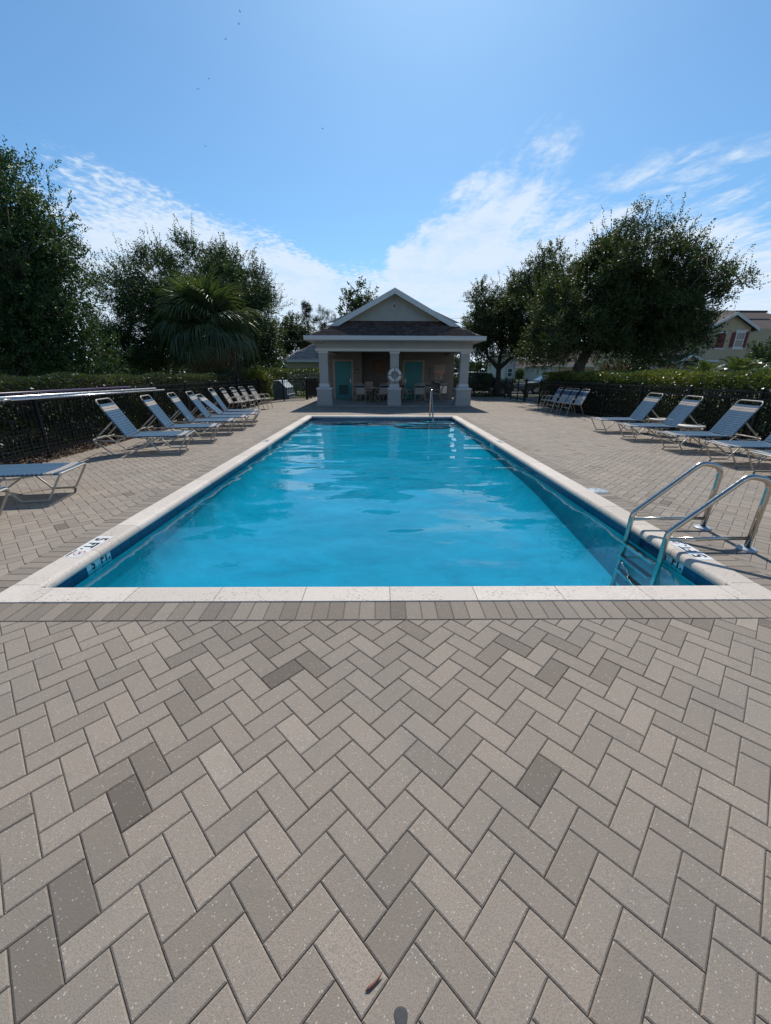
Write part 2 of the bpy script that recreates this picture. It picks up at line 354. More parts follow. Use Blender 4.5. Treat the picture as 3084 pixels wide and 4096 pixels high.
# ------------------------------------------------------------------ mesh helpers
class MB:
    def __init__(s): s.v = []; s.f = []; s.s = []
    def add(s, vs, fs, smooth=False):
        o = len(s.v); s.v.extend(vs)
        for f in fs: s.f.append(tuple(i+o for i in f)); s.s.append(smooth)
        return s
    def box(s, x0, x1, y0, y1, z0, z1):
        s.add([(x0, y0, z0), (x1, y0, z0), (x1, y1, z0), (x0, y1, z0), (x0, y0, z1), (x1, y0, z1), (x1, y1, z1), (x0, y1, z1)],
              [(3, 2, 1, 0), (4, 5, 6, 7), (0, 1, 5, 4), (1, 2, 6, 5), (2, 3, 7, 6), (3, 0, 4, 7)])
        return s
    def cbox(s, c, size):
        return s.box(c[0]-size[0]/2, c[0]+size[0]/2, c[1]-size[1]/2, c[1]+size[1]/2, c[2]-size[2]/2, c[2]+size[2]/2)
    def frustum(s, cx, cy, z0, z1, a0, b0, a1, b1):
        """rectangular frustum, half sizes a (x) and b (y)"""
        s.add([(cx-a0, cy-b0, z0), (cx+a0, cy-b0, z0), (cx+a0, cy+b0, z0), (cx-a0, cy+b0, z0),
               (cx-a1, cy-b1, z1), (cx+a1, cy-b1, z1), (cx+a1, cy+b1, z1), (cx-a1, cy+b1, z1)],
              [(3, 2, 1, 0), (4, 5, 6, 7), (0, 1, 5, 4), (1, 2, 6, 5), (2, 3, 7, 6), (3, 0, 4, 7)])
        return s
    def tube(s, pts, r, seg=8, cap=True, closed=False):
        pts = [Vector(p) for p in pts]; n = len(pts)
        rs = r if isinstance(r, (list, tuple)) else [r]*n
        tang = []
        for i in range(n):
            if closed: d = pts[(i+1) % n]-pts[i-1]
            elif i == 0: d = pts[1]-pts[0]
            elif i == n-1: d = pts[-1]-pts[-2]
            else: d = (pts[i+1]-pts[i]).normalized()+(pts[i]-pts[i-1]).normalized()
            tang.append(d.normalized() if d.length > 1e-9 else Vector((0, 0, 1)))
        a = Vector((0, 0, 1)) if abs(tang[0].z) < 0.9 else Vector((1, 0, 0))
        nrm = (a-tang[0]*a.dot(tang[0])).normalized()
        vs = []
        for i in range(n):
            if i > 0:
                q = tang[i-1].rotation_difference(tang[i]); nrm = (q @ nrm)
                nrm = (nrm-tang[i]*nrm.dot(tang[i])).normalized()
            bn = tang[i].cross(nrm)
            for k in range(seg):
                an = 2*math.pi*k/seg
                vs.append(tuple(pts[i]+(nrm*math.cos(an)+bn*math.sin(an))*rs[i]))
        fs = []
        m = n if closed else n-1
        for i in range(m):
            j = (i+1) % n
            for k in range(seg):
                fs.append((i*seg+k, i*seg+(k+1) % seg, j*seg+(k+1) % seg, j*seg+k))
        s.add(vs, fs, True)
        if cap and not closed:
            o = len(s.v)-n*seg
            s.f.append(tuple(o+k for k in reversed(range(seg)))); s.s.append(False)
            s.f.append(tuple(o+(n-1)*seg+k for k in range(seg))); s.s.append(False)
        return s
    def lathe(s, prof, seg=24, c=(0, 0, 0), axis='Z', smooth=True):
        vs = []
        for (r, h) in prof:
            for k in range(seg):
                an = 2*math.pi*k/seg; x, y = r*math.cos(an), r*math.sin(an)
                p = (x, y, h) if axis == 'Z' else ((x, h, y) if axis == 'Y' else (h, x, y))
                vs.append((p[0]+c[0], p[1]+c[1], p[2]+c[2]))
        fs = []
        for i in range(len(prof)-1):
            for k in range(seg):
                q = (i*seg+k, i*seg+(k+1) % seg, (i+1)*seg+(k+1) % seg, (i+1)*seg+k)
                fs.append(q if axis != 'Y' else tuple(reversed(q)))
        s.add(vs, fs, smooth); return s
    def prism(s, poly, axis, a, b):
        """extrude a 2-D polygon; axis Y: poly is (x,z); axis X: poly is (y,z); axis Z: poly is (x,y)"""
        n = len(poly)
        def p3(q, h): return (q[0], h, q[1]) if axis == 'Y' else ((h, q[0], q[1]) if axis == 'X' else (q[0], q[1], h))
        vs = [p3(q, a) for q in poly]+[p3(q, b) for q in poly]
        fs = [tuple(range(n)), tuple(reversed(range(n, 2*n)))]+[(i, i+n, (i+1) % n+n, (i+1) % n) for i in range(n)]
        s.add(vs, fs); return s
    def mesh(s, name):
        me = bpy.data.meshes.new(name); me.from_pydata([tuple(v) for v in s.v], [], s.f)
        me.polygons.foreach_set('use_smooth', s.s); me.update(); return me
    def build(s, name, m, parent=None, bevel=0.0, loc=None, rotz=0.0, bseg=1):
        me = s.mesh(name)
        bm = bmesh.new(); bm.from_mesh(me)
        bmesh.ops.recalc_face_normals(bm, faces=bm.faces)
        if bevel > 0:
            ed = [e for e in bm.edges if len(e.link_faces) == 2 and e.calc_face_angle(0) > 0.5]
            bmesh.ops.bevel(bm, geom=ed, offset=bevel, segments=bseg, affect='EDGES', clamp_overlap=True)
        bm.to_mesh(me); bm.free()
        return link(name, me, m, parent, loc, rotz)
def link(name, me, m=None, parent=None, loc=None, rotz=0.0):
    if m is not None and not me.materials: me.materials.append(m)
    o = bpy.data.objects.new(name, me); COL.objects.link(o)
    if parent: o.parent = parent
    if loc is not None: o.location = loc
    if rotz: o.rotation_euler.z = rotz
    return o
def tag(o, label=None, cat=None, group=None, kind=None):
    if label: o['label'] = label
    if cat: o['category'] = cat
    if group: o['group'] = group
    if kind: o['kind'] = kind
    return o
def thing(name, label, cat, loc=(0, 0, 0), rotz=0.0, group=None):
    o = bpy.data.objects.new(name, None); COL.objects.link(o); o.empty_display_size = 0.1
    o.location = loc; o.rotation_euler.z = rotz
    return tag(o, label, cat, group)
def copy_tree(o, parent=None):
    c = o.copy(); COL.objects.link(c); c.parent = parent
    for ch in list(o.children): copy_tree(ch, c)
    return c
def fillet(pts, r, n=5):
    pts = [Vector(p) for p in pts]; out = [pts[0]]
    for i in range(1, len(pts)-1):
        a, b, c = pts[i-1], pts[i], pts[i+1]
        d1 = (a-b); d2 = (c-b); l1, l2 = d1.length, d2.length
        rad = r[i] if isinstance(r, (list, tuple)) else r
        ang = d1.angle(d2); t = min(rad/math.tan(ang/2) if ang < math.pi-1e-3 else 0, l1*0.48, l2*0.48)
        if t < 1e-5: out.append(b); continue
        p0 = b+d1.normalized()*t; p1 = b+d2.normalized()*t
        for k in range(n+1):
            u = k/n; out.append(p0*(1-u)**2+b*2*u*(1-u)+p1*u*u)
    out.append(pts[-1]); return out
def set_tone(me, vals, domain='FACE'):
    a = me.attributes.new('tone', 'FLOAT', domain); a.data.foreach_set('value', np.asarray(vals, dtype=np.float32))
def np_mesh(name, V, F, tone=None, smooth=False):
    """V (n,3) array, F (m,4) quads or (m,3) triangles"""
    me = bpy.data.meshes.new(name); k = F.shape[1]; m = len(F)
    me.vertices.add(len(V)); me.vertices.foreach_set('co', np.ascontiguousarray(V, dtype=np.float32).ravel())
    me.loops.add(m*k); me.loops.foreach_set('vertex_index', np.ascontiguousarray(F, dtype=np.int32).ravel())
    me.polygons.add(m); me.polygons.foreach_set('loop_start', np.arange(m, dtype=np.int32)*k)
    try: me.polygons.foreach_set('loop_total', np.full(m, k, dtype=np.int32))
    except Exception: pass
    if smooth: me.polygons.foreach_set('use_smooth', np.ones(m, dtype=bool))
    me.update(calc_edges=True)
    if tone is not None: set_tone(me, tone)
    return me
def text_mesh(name, s, size, m, parent=None, loc=(0, 0, 0), rot=(0, 0, 0), extrude=0.0006, bold=0.0, align='CENTER', sx=1.0):
    cu = bpy.data.curves.new(name, 'FONT'); cu.body = s; cu.size = size; cu.align_x = align; cu.align_y = 'CENTER'
    cu.extrude = extrude; cu.offset = bold; cu.resolution_u = 3
    to = bpy.data.objects.new(name+'_tmp', cu); COL.objects.link(to)
    dg = bpy.context.evaluated_depsgraph_get(); dg.update()
    me = bpy.data.meshes.new_from_object(to.evaluated_get(dg)); me.name = name
    bpy.data.objects.remove(to, do_unlink=True)
    me.materials.clear()
    o = link(name, me, m, parent, loc); o.rotation_euler = rot; o.scale = (sx, 1, 1)
    return o

# ------------------------------------------------------------------ the ground and the deck
OX0, OX1, OY0, OY1 = -2.66, 2.79, 2.33, 14.68      # outer edge of the coping
IX0, IX1, IY0, IY1 = -2.43, 2.56, 2.56, 14.45      # inner nose of the coping
WX0, WX1, WY0, WY1 = -2.46, 2.59, 2.53, 14.49      # pool walls
DX0, DX1, DY0, DY1 = -5.75, 7.72, -3.0, 26.9       # deck
SLOPE = 0.02676
def deckz(y): return SLOPE*(min(y, 2.33)-2.33)

lawn_mb = MB()
B = 900.0
for (x0, x1, y0, y1) in ((-B, DX0, -B, B), (DX1, B, -B, B), (DX0, DX1, DY1, B), (DX0, DX1, -B, DY0)):
    zz = -0.035 if y0 > -10 or x0 < DX0 or x1 > DX1 else -0.2
    lawn_mb.add([(x0, y0, zz), (x1, y0, zz), (x1, y1, zz), (x0, y1, zz)], [(0, 1, 2, 3)])
tag(lawn_mb.build('ground', M_LAWN), 'green lawn around the pool deck', kind='structure')

deck_mb = MB()
xs = [DX0-0.02, OX0+0.03, OX1-0.03, DX1+0.02]; ys = [DY0, OY0, OY1-0.03, DY1]
for i in range(3):
    for j in range(3):
        if i == 1 and j == 1: continue
        q = [(xs[i], ys[j]), (xs[i+1], ys[j]), (xs[i+1], ys[j+1]), (xs[i], ys[j+1])]
        deck_mb.add([(x, y, deckz(y)-0.0062) for x, y in q], [(0, 1, 2, 3)])
deck = tag(deck_mb.build('pool_deck', M_SAND), 'grey herringbone brick paver deck around the pool', kind='structure')

PW = 0.1; PS = PW/math.sqrt(2)
PX0, PY0 = 0.0222, 0.7171
RX0, RX1, RY0, RY1 = OX0-0.2, OX1+0.2, OY0-0.205, OY1+0.2   # outer edge of the soldier course
GAP, CH = 0.0014, 0.0042
rng = random.Random(11)
def clip(poly, a, b, c):
    """keep a*x+b*y>=c"""
    out = []
    for i in range(len(poly)):
        p, q = poly[i], poly[(i+1) % len(poly)]
        dp, dq_ = a*p[0]+b*p[1]-c, a*q[0]+b*q[1]-c
        if dp >= 0: out.append(p)
        if (dp >= 0) != (dq_ >= 0):
            t = dp/(dp-dq_); out.append((p[0]+(q[0]-p[0])*t, p[1]+(q[1]-p[1])*t))
    return out
def inset(poly, d):
    n = len(poly); out = []
    for i in range(n):
        p0, p1, p2 = Vector(poly[i-1]), Vector(poly[i]), Vector(poly[(i+1) % n])
        e1 = (p1-p0).normalized(); e2 = (p2-p1).normalized()
        n1 = Vector((-e1.y, e1.x)); n2 = Vector((-e2.y, e2.x))
        k = 1+n1.dot(n2)
        m = (n1+n2)/max(k, 0.35)
        out.append(tuple(p1+m*d))
    return out
def area(poly):
    return 0.5*sum(poly[i-1][0]*poly[i][1]-poly[i][0]*poly[i-1][1] for i in range(len(poly)))
pav_mb = MB(); pav_tone = []
def add_paver(poly, tone, zj=0.0):
    if area(poly) < 0: poly = poly[::-1]
    if area(poly) < 0.0006: return
    a = inset(poly, GAP); b = inset(poly, GAP+CH); n = len(poly)
    if area(b) <= 0: return
    vs = [(x, y, deckz(y)+zj) for x, y in b]+[(x, y, deckz(y)-0.0032+zj) for x, y in a]+[(x, y, deckz(y)-0.012) for x, y in a]
    fs = [tuple(range(n))]+[(i+n, (i+1) % n+n, (i+1) % n, i) for i in range(n)]+[(i+2*n, (i+1) % n+2*n, (i+1) % n+n, i+n) for i in range(n)]
    pav_mb.add(vs, fs); pav_tone.extend([tone]*len(fs))
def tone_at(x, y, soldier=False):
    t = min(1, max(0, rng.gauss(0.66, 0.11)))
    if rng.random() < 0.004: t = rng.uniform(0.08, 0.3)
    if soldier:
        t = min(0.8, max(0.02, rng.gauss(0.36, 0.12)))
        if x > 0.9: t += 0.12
    else:
        # worn, dirtier pavers close to the coping and in a few drifts over the deck
        g = math.sin(x*2.1+1.3)*math.sin(y*1.7+0.4)+0.6*math.sin(x*4.7-y*3.1)
        t -= 0.06*max(0, g)
        # damp, stained drift in front of the pool, left of the middle
        st1 = math.exp(-((x+0.55)/0.75)**2-((y-1.92)/0.30)**2); st2 = math.exp(-((x-0.75)/0.6)**2-((y-1.95)/0.22)**2); st3 = math.exp(-((x+1.2-(y-1.0)*0.9)/0.16)**2) if 0.3 < y < 1.8 and x < -0.2 else 0
        t -= rng.uniform(0.05, 0.25)*st1+rng.uniform(0.05, 0.3)*st2+rng.uniform(0.0, 0.12)*st3
    return min(1, max(0.0, t))
# shared mesh of one whole paver, long side along x
def paver_mesh(L, Wd):
    mb = MB()
    a = [(-L/2+GAP, -Wd/2+GAP), (L/2-GAP, -Wd/2+GAP), (L/2-GAP, Wd/2-GAP), (-L/2+GAP, Wd/2-GAP)]
    b = [(x-math.copysign(CH, x), y-math.copysign(CH, y)) for x, y in a]
    mb.add([(x, y, 0) for x, y in b]+[(x, y, -0.0032) for x, y in a]+[(x, y, -0.03) for x, y in a],
           [(0, 1, 2, 3)]+[(i+4, (i+1) % 4+4, (i+1) % 4, i) for i in range(4)]+[(i+8, (i+1) % 4+8, (i+1) % 4+4, i+4) for i in range(4)])
    me = mb.mesh('paver'); me.materials.append(M_PAVER); return me
ME_PAVER = paver_mesh(0.2, 0.1)
def paver_object(cx, cy, ang, tone):
    o = bpy.data.objects.new('paver', ME_PAVER); COL.objects.link(o); o.parent = deck
    tilt = math.atan(SLOPE) if cy < OY0 else 0.0
    o.matrix_local = Matrix.Translation((cx, cy, deckz(cy)+rng.uniform(-0.0008, 0.0008))) @ Matrix.Rotation(tilt, 4, 'X') @ Matrix.Rotation(ang+rng.uniform(-0.004, 0.004), 4, 'Z') @ Matrix.Rotation(rng.uniform(-0.004, 0.004), 4, 'X')
    o['tone'] = float(tone)
DIRTY = [(-1.06, 1.83, 0.28), (-0.99, 1.95, 0.22), (-0.88, 2.02, 0.3), (-0.37, 1.76, 0.2), (-0.94, 1.61, 0.3), (-0.96, 1.19, 0.25), (-0.93, 1.04, 0.05), (-0.94, 0.77, 0.14), (-0.95, 0.63, 0.2), (-1.08, 1.14, 0.4), (-0.96, 1.45, 0.35), (-0.69, 2.05, 0.3), (0.22, 2.0, 0.3), (0.31, 1.73, 0.35), (1.08, 1.88, 0.32), (0.97, 1.75, 0.3), (1.2, 1.69, 0.35), (0.62, 1.84, 0.35), (0.42, 1.37, 0.38), (-0.95, 0.93, 0.38), (-1.15, 0.99, 0.42)]      # pavers with darker, dirtier faces
whole = []
i0, i1 = int((DX0-1)/(4*PS)), int((DX1+1)/(4*PS))+1
j0, j1 = int((DY0-1)/(2*PS)), int((DY1+1)/(2*PS))+1
for i in range(i0, i1):
    for j in range(j0, j1):
        bx, by = PX0+4*PS*i, PY0+2*PS*j
        for kind in (0, 1):
            s_ = PS
            poly = [(0, 0), (2*s_, 2*s_), (s_, 3*s_), (-s_, s_)] if kind == 0 else [(0, 0), (-2*s_, 2*s_), (-3*s_, s_), (-s_, -s_)]
            poly = [(bx+x, by+y) for x, y in poly]
            cx = sum(p[0] for p in poly)/4; cy = sum(p[1] for p in poly)/4
            if cx < DX0-0.15 or cx > DX1+0.15 or cy < DY0 or cy > DY1: continue
            if -2.8 < cx < 4.1 and cy > 18.95: continue
            if cy > 20.2 and cx < -4.2-(23.4-min(cy, 23.4))*0.5: continue
            inside = [RX0 < p[0] < RX1 and RY0 < p[1] < RY1 for p in poly]
            if all(inside): continue
            cut = False
            if cx < DX0+0.25 or cx > DX1-0.25:
                poly = clip(clip(poly, 1, 0, DX0), -1, 0, -DX1); cut = True
                if len(poly) < 3: continue
            if any(inside):
                cut = True
                opts = [clip(poly, 0, -1, -RY0), clip(poly, 0, 1, RY1), clip(poly, -1, 0, -RX0), clip(poly, 1, 0, RX1)]
                opts = [o for o in opts if len(o) >= 3]
                if not opts: continue
                poly = max(opts, key=lambda q: abs(area(q)))
            tn = tone_at(cx, cy)
            for dx_, dy_, dt_ in DIRTY:
                if abs(cx-dx_) < 0.075 and abs(cy-dy_) < 0.075 and (cx-dx_)**2+(cy-dy_)**2 < 0.0042: tn = dt_
            if cut: add_paver(poly, tn)
            else: whole.append((cx, cy, kind, tn, poly))
def in_view(x, y):
    d = 0.943*y+0.332*1.5
    return y > 0.38 and abs(x)/d < 0.995
vis = sorted([q for q in whole if in_view(q[0], q[1]) and q[1] < 2.2], key=lambda q: q[1])
chosen = set(id(q) for q in vis[:250])
for q in whole:
    if id(q) in chosen: paver_object(q[0], q[1], math.pi/4 if q[2] == 0 else -math.pi/4, q[3])
    else: add_paver(q[4], q[3], rng.uniform(-0.0012, 0.0012))
# soldier course around the coping
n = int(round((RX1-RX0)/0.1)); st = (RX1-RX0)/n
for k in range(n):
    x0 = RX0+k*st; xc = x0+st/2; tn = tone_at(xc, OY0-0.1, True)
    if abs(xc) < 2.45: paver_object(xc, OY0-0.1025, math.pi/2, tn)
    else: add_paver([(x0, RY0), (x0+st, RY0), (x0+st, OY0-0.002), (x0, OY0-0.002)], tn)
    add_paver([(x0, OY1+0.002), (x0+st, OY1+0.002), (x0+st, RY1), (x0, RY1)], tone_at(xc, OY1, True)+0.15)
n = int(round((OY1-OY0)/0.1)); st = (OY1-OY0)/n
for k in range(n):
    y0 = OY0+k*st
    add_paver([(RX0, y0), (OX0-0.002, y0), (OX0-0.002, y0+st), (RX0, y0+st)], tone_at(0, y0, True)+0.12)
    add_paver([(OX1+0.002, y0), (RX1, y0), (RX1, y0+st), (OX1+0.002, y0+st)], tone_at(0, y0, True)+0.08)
me = pav_mb.mesh('paver_field'); set_tone(me, pav_tone); me.materials.append(M_PAVER)
pf = link('paver_field', me, None, deck); pf['kind'] = 'stuff'

# small things lying on the near deck
lf = MB()
pts = [(-0.035, -0.02, 0.006), (-0.02, -0.012, 0.008), (0.0, 0.0, 0.007), (0.022, 0.016, 0.01), (0.036, 0.032, 0.018)]
pts = [(a*0.62, b*0.62, c*0.7) for a, b, c in pts]
lf.tube(pts, [0.001, 0.004, 0.0035, 0.0025, 0.001], 6)
o = lf.build('fallen_leaf', M_LEAFDRY, loc=(-0.018, 0.565, deckz(0.565)-0.0005)); tag(o, 'small curled reddish brown fallen leaf on the grey pavers', 'leaf')
sp = MB()
ring = [(0.017*math.cos(a)*(1+0.12*math.sin(3*a)), 0.022*math.sin(a)*(1+0.1*math.cos(2*a))) for a in [2*math.pi*k/18 for k in range(18)]]
sp.add([(x, y, 0) for x, y in ring]+[(x*0.8, y*0.8, 0.0012) for x, y in ring], [tuple(range(18, 36))]+[(k, (k+1) % 18, (k+1) % 18+18, k+18) for k in range(18)])
o = sp.build('gum_spot', M_STAIN, loc=(0.05, 0.508, deckz(0.508)+0.0004)); o.rotation_euler.x = math.atan(SLOPE)
tag(o, 'flattened dark oval gum spot stuck on a paver', 'gum')

# ------------------------------------------------------------------ the pool
basin = MB()
FLOOR = [(WY0, -0.93), (4.0, -0.80), (6.0, -0.64), (9.0, -0.46), (12.0, -0.34), (WY1, -0.29)]
def floor_z(y):
    for (a, za), (b, zb_) in zip(FLOOR, FLOOR[1:]):
        if y <= b: return za+(zb_-za)*(y-a)/(b-a)
    return FLOOR[-1][1]
def cove_ring(y, yin):
    """one cross-section of the basin, wall to wall, with coved corners"""
    zf = floor_z(y); rh, rv = 0.62, min(0.42, -0.19-zf); out = []
    for k in range(7):
        a = math.pi/2*k/6; out.append((WX0+rh-rh*math.cos(a), zf+rv-rv*math.sin(a)))
    return [(WX0, -0.02)]+out+[(WX0+WX1-x, z) for x, z in reversed(out)]+[(WX1, -0.02)]
secs = []
ysec = [WY0+0.28*(1-math.cos(math.pi/2*k/6)) for k in range(7)]+[WY0+0.6+k*(WY1-WY0-1.2)/22 for k in range(23)]+[WY1-0.1*(1-math.cos(math.pi/2*k/6)) for k in range(6, -1, -1)]
for i, y in enumerate(ysec):
    ring = cove_ring(y, y)
    e, er = (y-WY0, 0.28) if y < 8 else (WY1-y, 0.1)
    lift = 0.0
    if e < er: lift = er-math.sqrt(max(0, er**2-(er-e)**2))
    secs.append([(x, y, min(-0.021, z+lift) if z < -0.03 else z) for x, z in ring])
nn_ = len(secs[0])
vs = [p for sct in secs for p in sct]; fs = []
for i in range(len(secs)-1):
    for k in range(nn_-1): fs.append((i*nn_+k, i*nn_+k+1, (i+1)*nn_+k+1, (i+1)*nn_+k))
basin.add(vs, fs, True)
for i in (0, len(secs)-1):
    y = ysec[i]; basin.add([(WX0, y, -0.02), (WX1, y, -0.02), (WX1, y, -1.0), (WX0, y, -1.0)], [(0, 1, 2, 3)])
me = basin.mesh('swimming_pool'); me.materials.append(M_PLASTER)
pool = tag(link('swimming_pool', me), 'long rectangular pool basin of blue plaster', kind='structure')
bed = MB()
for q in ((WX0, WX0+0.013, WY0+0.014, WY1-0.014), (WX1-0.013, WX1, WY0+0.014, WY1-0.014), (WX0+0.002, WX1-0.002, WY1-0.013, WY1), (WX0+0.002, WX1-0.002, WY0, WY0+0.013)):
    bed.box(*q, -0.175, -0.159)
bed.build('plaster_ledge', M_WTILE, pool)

COPR = 0.055
def coping_profile(wd):
    pr = [(0.0, -0.062), (0.0, -0.001), (0.004, 0.004)]
    cz = 0.004-COPR; cy = wd-COPR
    for k in range(9):
        a = math.pi/2*(1-k/8); pr.append((cy+COPR*math.cos(a), cz+COPR*math.sin(a)))
    pr += [(wd-0.006, -0.062)]
    return pr
def coping_mesh(L, wd=0.23):
    mb = MB(); pr = coping_profile(wd); n = len(pr); g = 0.0018
    vs = [(-L/2+g, d, z) for d, z in pr]+[(L/2-g, d, z) for d, z in pr]
    fs = [tuple(reversed(range(n))), tuple(range(n, 2*n))]+[(i, (i+1) % n, (i+1) % n+n, i+n) for i in range(n)]
    mb.add(vs, fs)
    me = mb.mesh('coping_stone'); me.materials.append(M_COPING)
    return me
cop_cache = {}
def coping(x, y, rz, L):
    key = round(L, 4)
    if key not in cop_cache: cop_cache[key] = coping_mesh(L)
    o = link('coping_stone', cop_cache[key], None, pool, (x, y, rng.uniform(-0.0008, 0.0008)), rz); o['tone'] = rng.random()
    o.rotation_euler.z += rng.uniform(-0.0012, 0.0012)
edges = [IX0]+[0.067+0.6*k for k in range(-4, 5)]+[IX1]
for a, b in zip(edges, edges[1:]): coping((a+b)/2, OY0, 0, b-a)
edges = [IX0]+[0.1+0.6*k for k in range(-4, 5)]+[IX1]
for a, b in zip(edges, edges[1:]): coping((a+b)/2, OY1, math.pi, b-a)
n = 20; st = (IY1-IY0)/n
for k in range(n):
    coping(OX0, IY0+(k+0.5)*st, -math.pi/2, st); coping(OX1, IY0+(k+0.5)*st, math.pi/2, st)
for (x0, x1, y0, y1) in ((OX0, IX0, OY0, IY0), (IX1, OX1, OY0, IY0), (OX0, IX0, IY1, OY1), (IX1, OX1, IY1, OY1)):
    o = MB().box(x0, x1, y0, y1, -0.062, 0.004).build('coping_stone', M_COPING, pool, bevel=0.003); o['tone'] = rng.random()

# waterline tiles; the numbered ones are white
def tile_mesh(w_, m):
    me = MB().box(-w_/2+0.0015, w_/2-0.0015, 0.0, 0.006, -0.158, -0.045).mesh('tile'); me.materials.append(m); return me
n = int(round((WY1-WY0)/0.1524)); st = (WY1-WY0)/n
TM_N, TM_W = tile_mesh(st, M_NAVY), tile_mesh(st, M_WTILE)
def near_idx(y): return int((y-WY0)/st)
white_l = {near_idx(3.05): '5', near_idx(3.05)+1: 'FT.', near_idx(8.78): '4', near_idx(8.78)+1: 'FT.'}
white_r = {near_idx(3.12)+1: '5', near_idx(3.12): 'FT.', near_idx(9.05)+1: '4', near_idx(9.05): 'FT.'}
for k in range(n):
    y = WY0+(k+0.5)*st
    o = link('tile', TM_W if k in white_l else TM_N, None, pool, (WX0, y, 0), -math.pi/2)
    if k in white_l: text_mesh('number', white_l[k], 0.105, M_NUM, o, (0, 0.0075, -0.095), (math.pi/2, 0, math.pi), bold=0.004, sx=0.9)
    o = link('tile', TM_W if k in white_r else TM_N, None, pool, (WX1, y, 0), math.pi/2)
    if k in white_r: text_mesh('number', white_r[k], 0.105, M_NUM, o, (0, 0.0075, -0.095), (math.pi/2, 0, math.pi), bold=0.004, sx=0.9)
n2 = int(round((WX1-WX0-0.014)/0.1524)); st2 = (WX1-WX0-0.014)/n2
TM_F = tile_mesh(st2, M_NAVY)
for k in range(n2):
    link('tile', TM_F, None, pool, (WX0+0.007+(k+0.5)*st2, WY1, 0), math.pi)
    link('tile', TM_F, None, pool, (WX0+0.007+(k+0.5)*st2, WY0, 0), 0)

# depth markers set into the coping
def octagon(r0, r1):
    mb = MB(); vs = []; a0 = math.pi/8
    for r in (r0, r1): vs += [(r*math.cos(a0+k*math.pi/4), r*math.sin(a0+k*math.pi/4), 0) for k in range(8)]
    mb.add(vs, [(k, (k+1) % 8, (k+1) % 8+8, k+8) for k in range(8)])
    a = math.pi/4+math.pi/2
    d = Vector((math.cos(a), math.sin(a), 0)); p = Vector((-d.y, d.x, 0))
    c = [d*r0*0.95+p*0.0022, d*r0*0.95-p*0.0022, -d*r0*0.95-p*0.0022, -d*r0*0.95+p*0.0022]
    mb.add([tuple(x+Vector((0, 0, 0.0001))) for x in c], [(0, 1, 2, 3)])
    return mb
def depth_marker(x, y, rz, txt, label, symbol=True, wd=0.14):
    """local +x is the reading direction, local +y the top of the letters"""
    t = thing('depth_marker', label, 'depth marker', (x, y, 0.0045), rz)
    L = 0.147
    cells = [(txt, -L), ('FT.', 0.0)]+([('sym', L)] if symbol else [])
    for c, px in cells:
        o = MB().box(px-L/2+0.0008, px+L/2-0.0008, -wd/2, wd/2, -0.004, 0.0015).build('marker_tile', M_WTILE, t)
        if c != 'sym':
            text_mesh('number' if c != 'FT.' else 'lettering', c, 0.15 if c != 'FT.' else 0.125, M_NUM, o, (px, 0.0, 0.0022), (0, 0, 0), bold=0.004, sx=0.88)
        else:
            octagon(0.040, 0.047).build('ring_mark', M_RED, o, loc=(px+0.002, 0.015, 0.0022))
            sw = MB().add([(-0.026, -0.004, 0), (0.004, -0.009, 0), (0.028, 0.0, 0), (0.004, 0.008, 0), (-0.014, 0.006, 0)], [(0, 1, 2, 3, 4)])
            sw.build('diver_mark', M_NUM, o, loc=(px, 0.015, 0.0024), rotz=0.4)
            text_mesh('lettering', 'NO DIVING', 0.024, M_NUM, o, (px, -0.053, 0.0022), (0, 0, 0), bold=0.0008)
    return t
depth_marker(OX0+0.083, 3.24, -math.pi/2, '5', 'white 5 FT. depth marker with no-diving sign, tiles set along the coping opposite the ladder')
depth_marker(OX1-0.073, 3.16, math.pi/2, '5', 'white 5 FT. depth marker tiles on the coping beside the steel ladder')
depth_marker(OX0+0.083, 8.93, -math.pi/2, '4', 'small 4 FT. depth marker on the coping on the side of the aluminium poles', symbol=False)
depth_marker(OX1-0.073, 8.98, math.pi/2, '4', 'small 4 FT. depth marker on the coping beyond the round skimmer lid', symbol=False)

# entry steps in the far right corner
st_root = thing('pool_steps', 'curved underwater entry steps in the corner under the handrail', 'steps', (0, 0, 0))
for k in range(3):
    zt = -0.155-0.04*k; xl = 1.25-0.38*k; yf = WY1-0.42-0.30*k; r_ = 0.55+0.12*k
    poly = [(WX1-0.014, WY1-0.014), (xl, WY1-0.014)]
    for a in range(9):
        an = math.pi+math.pi/2*a/8
        poly.append((xl+r_+r_*math.cos(an)*1.0, min(WY1-0.02, yf+r_*0.72+r_*0.72*math.sin(an))))
    poly.append((WX1-0.014, yf))
    MB().prism(poly, 'Z', zt-0.04 if k < 2 else -0.4, zt).build('step', M_PLASTER, st_root)
    edge_pts = [Vector((x, y, zt+0.004)) for x, y in poly[2:]]
    MB().tube(edge_pts, 0.012, 6).build('nosing', M_NAVY, st_root)

water = MB().box(WX0-0.012, WX1+0.012, WY0-0.012, WY1+0.012, -1.2, -0.12).build('pool_water', M_WATER)
tag(water, 'clear blue rippled pool water', kind='structure')

# skimmer lid
sk = thing('skimmer_lid', 'round pale grey skimmer lid set in pavers next to coping', 'lid', (2.885, 5.0, 0.0))
mb = MB().lathe([(0.0, 0.008), (0.098, 0.008), (0.104, 0.006), (0.104, -0.01)], 32); mb.build('cover', M_ESC, sk)
MB().lathe([(0.106, 0.004), (0.122, 0.005), (0.125, 0.0), (0.125, -0.01)], 32).build('collar', M_ESC, sk)
for s in (-1, 1): MB().box(-0.014, 0.014, s*0.055-0.005, s*0.055+0.005, 0.0085, 0.011).build('finger_hole', M_INK, sk)

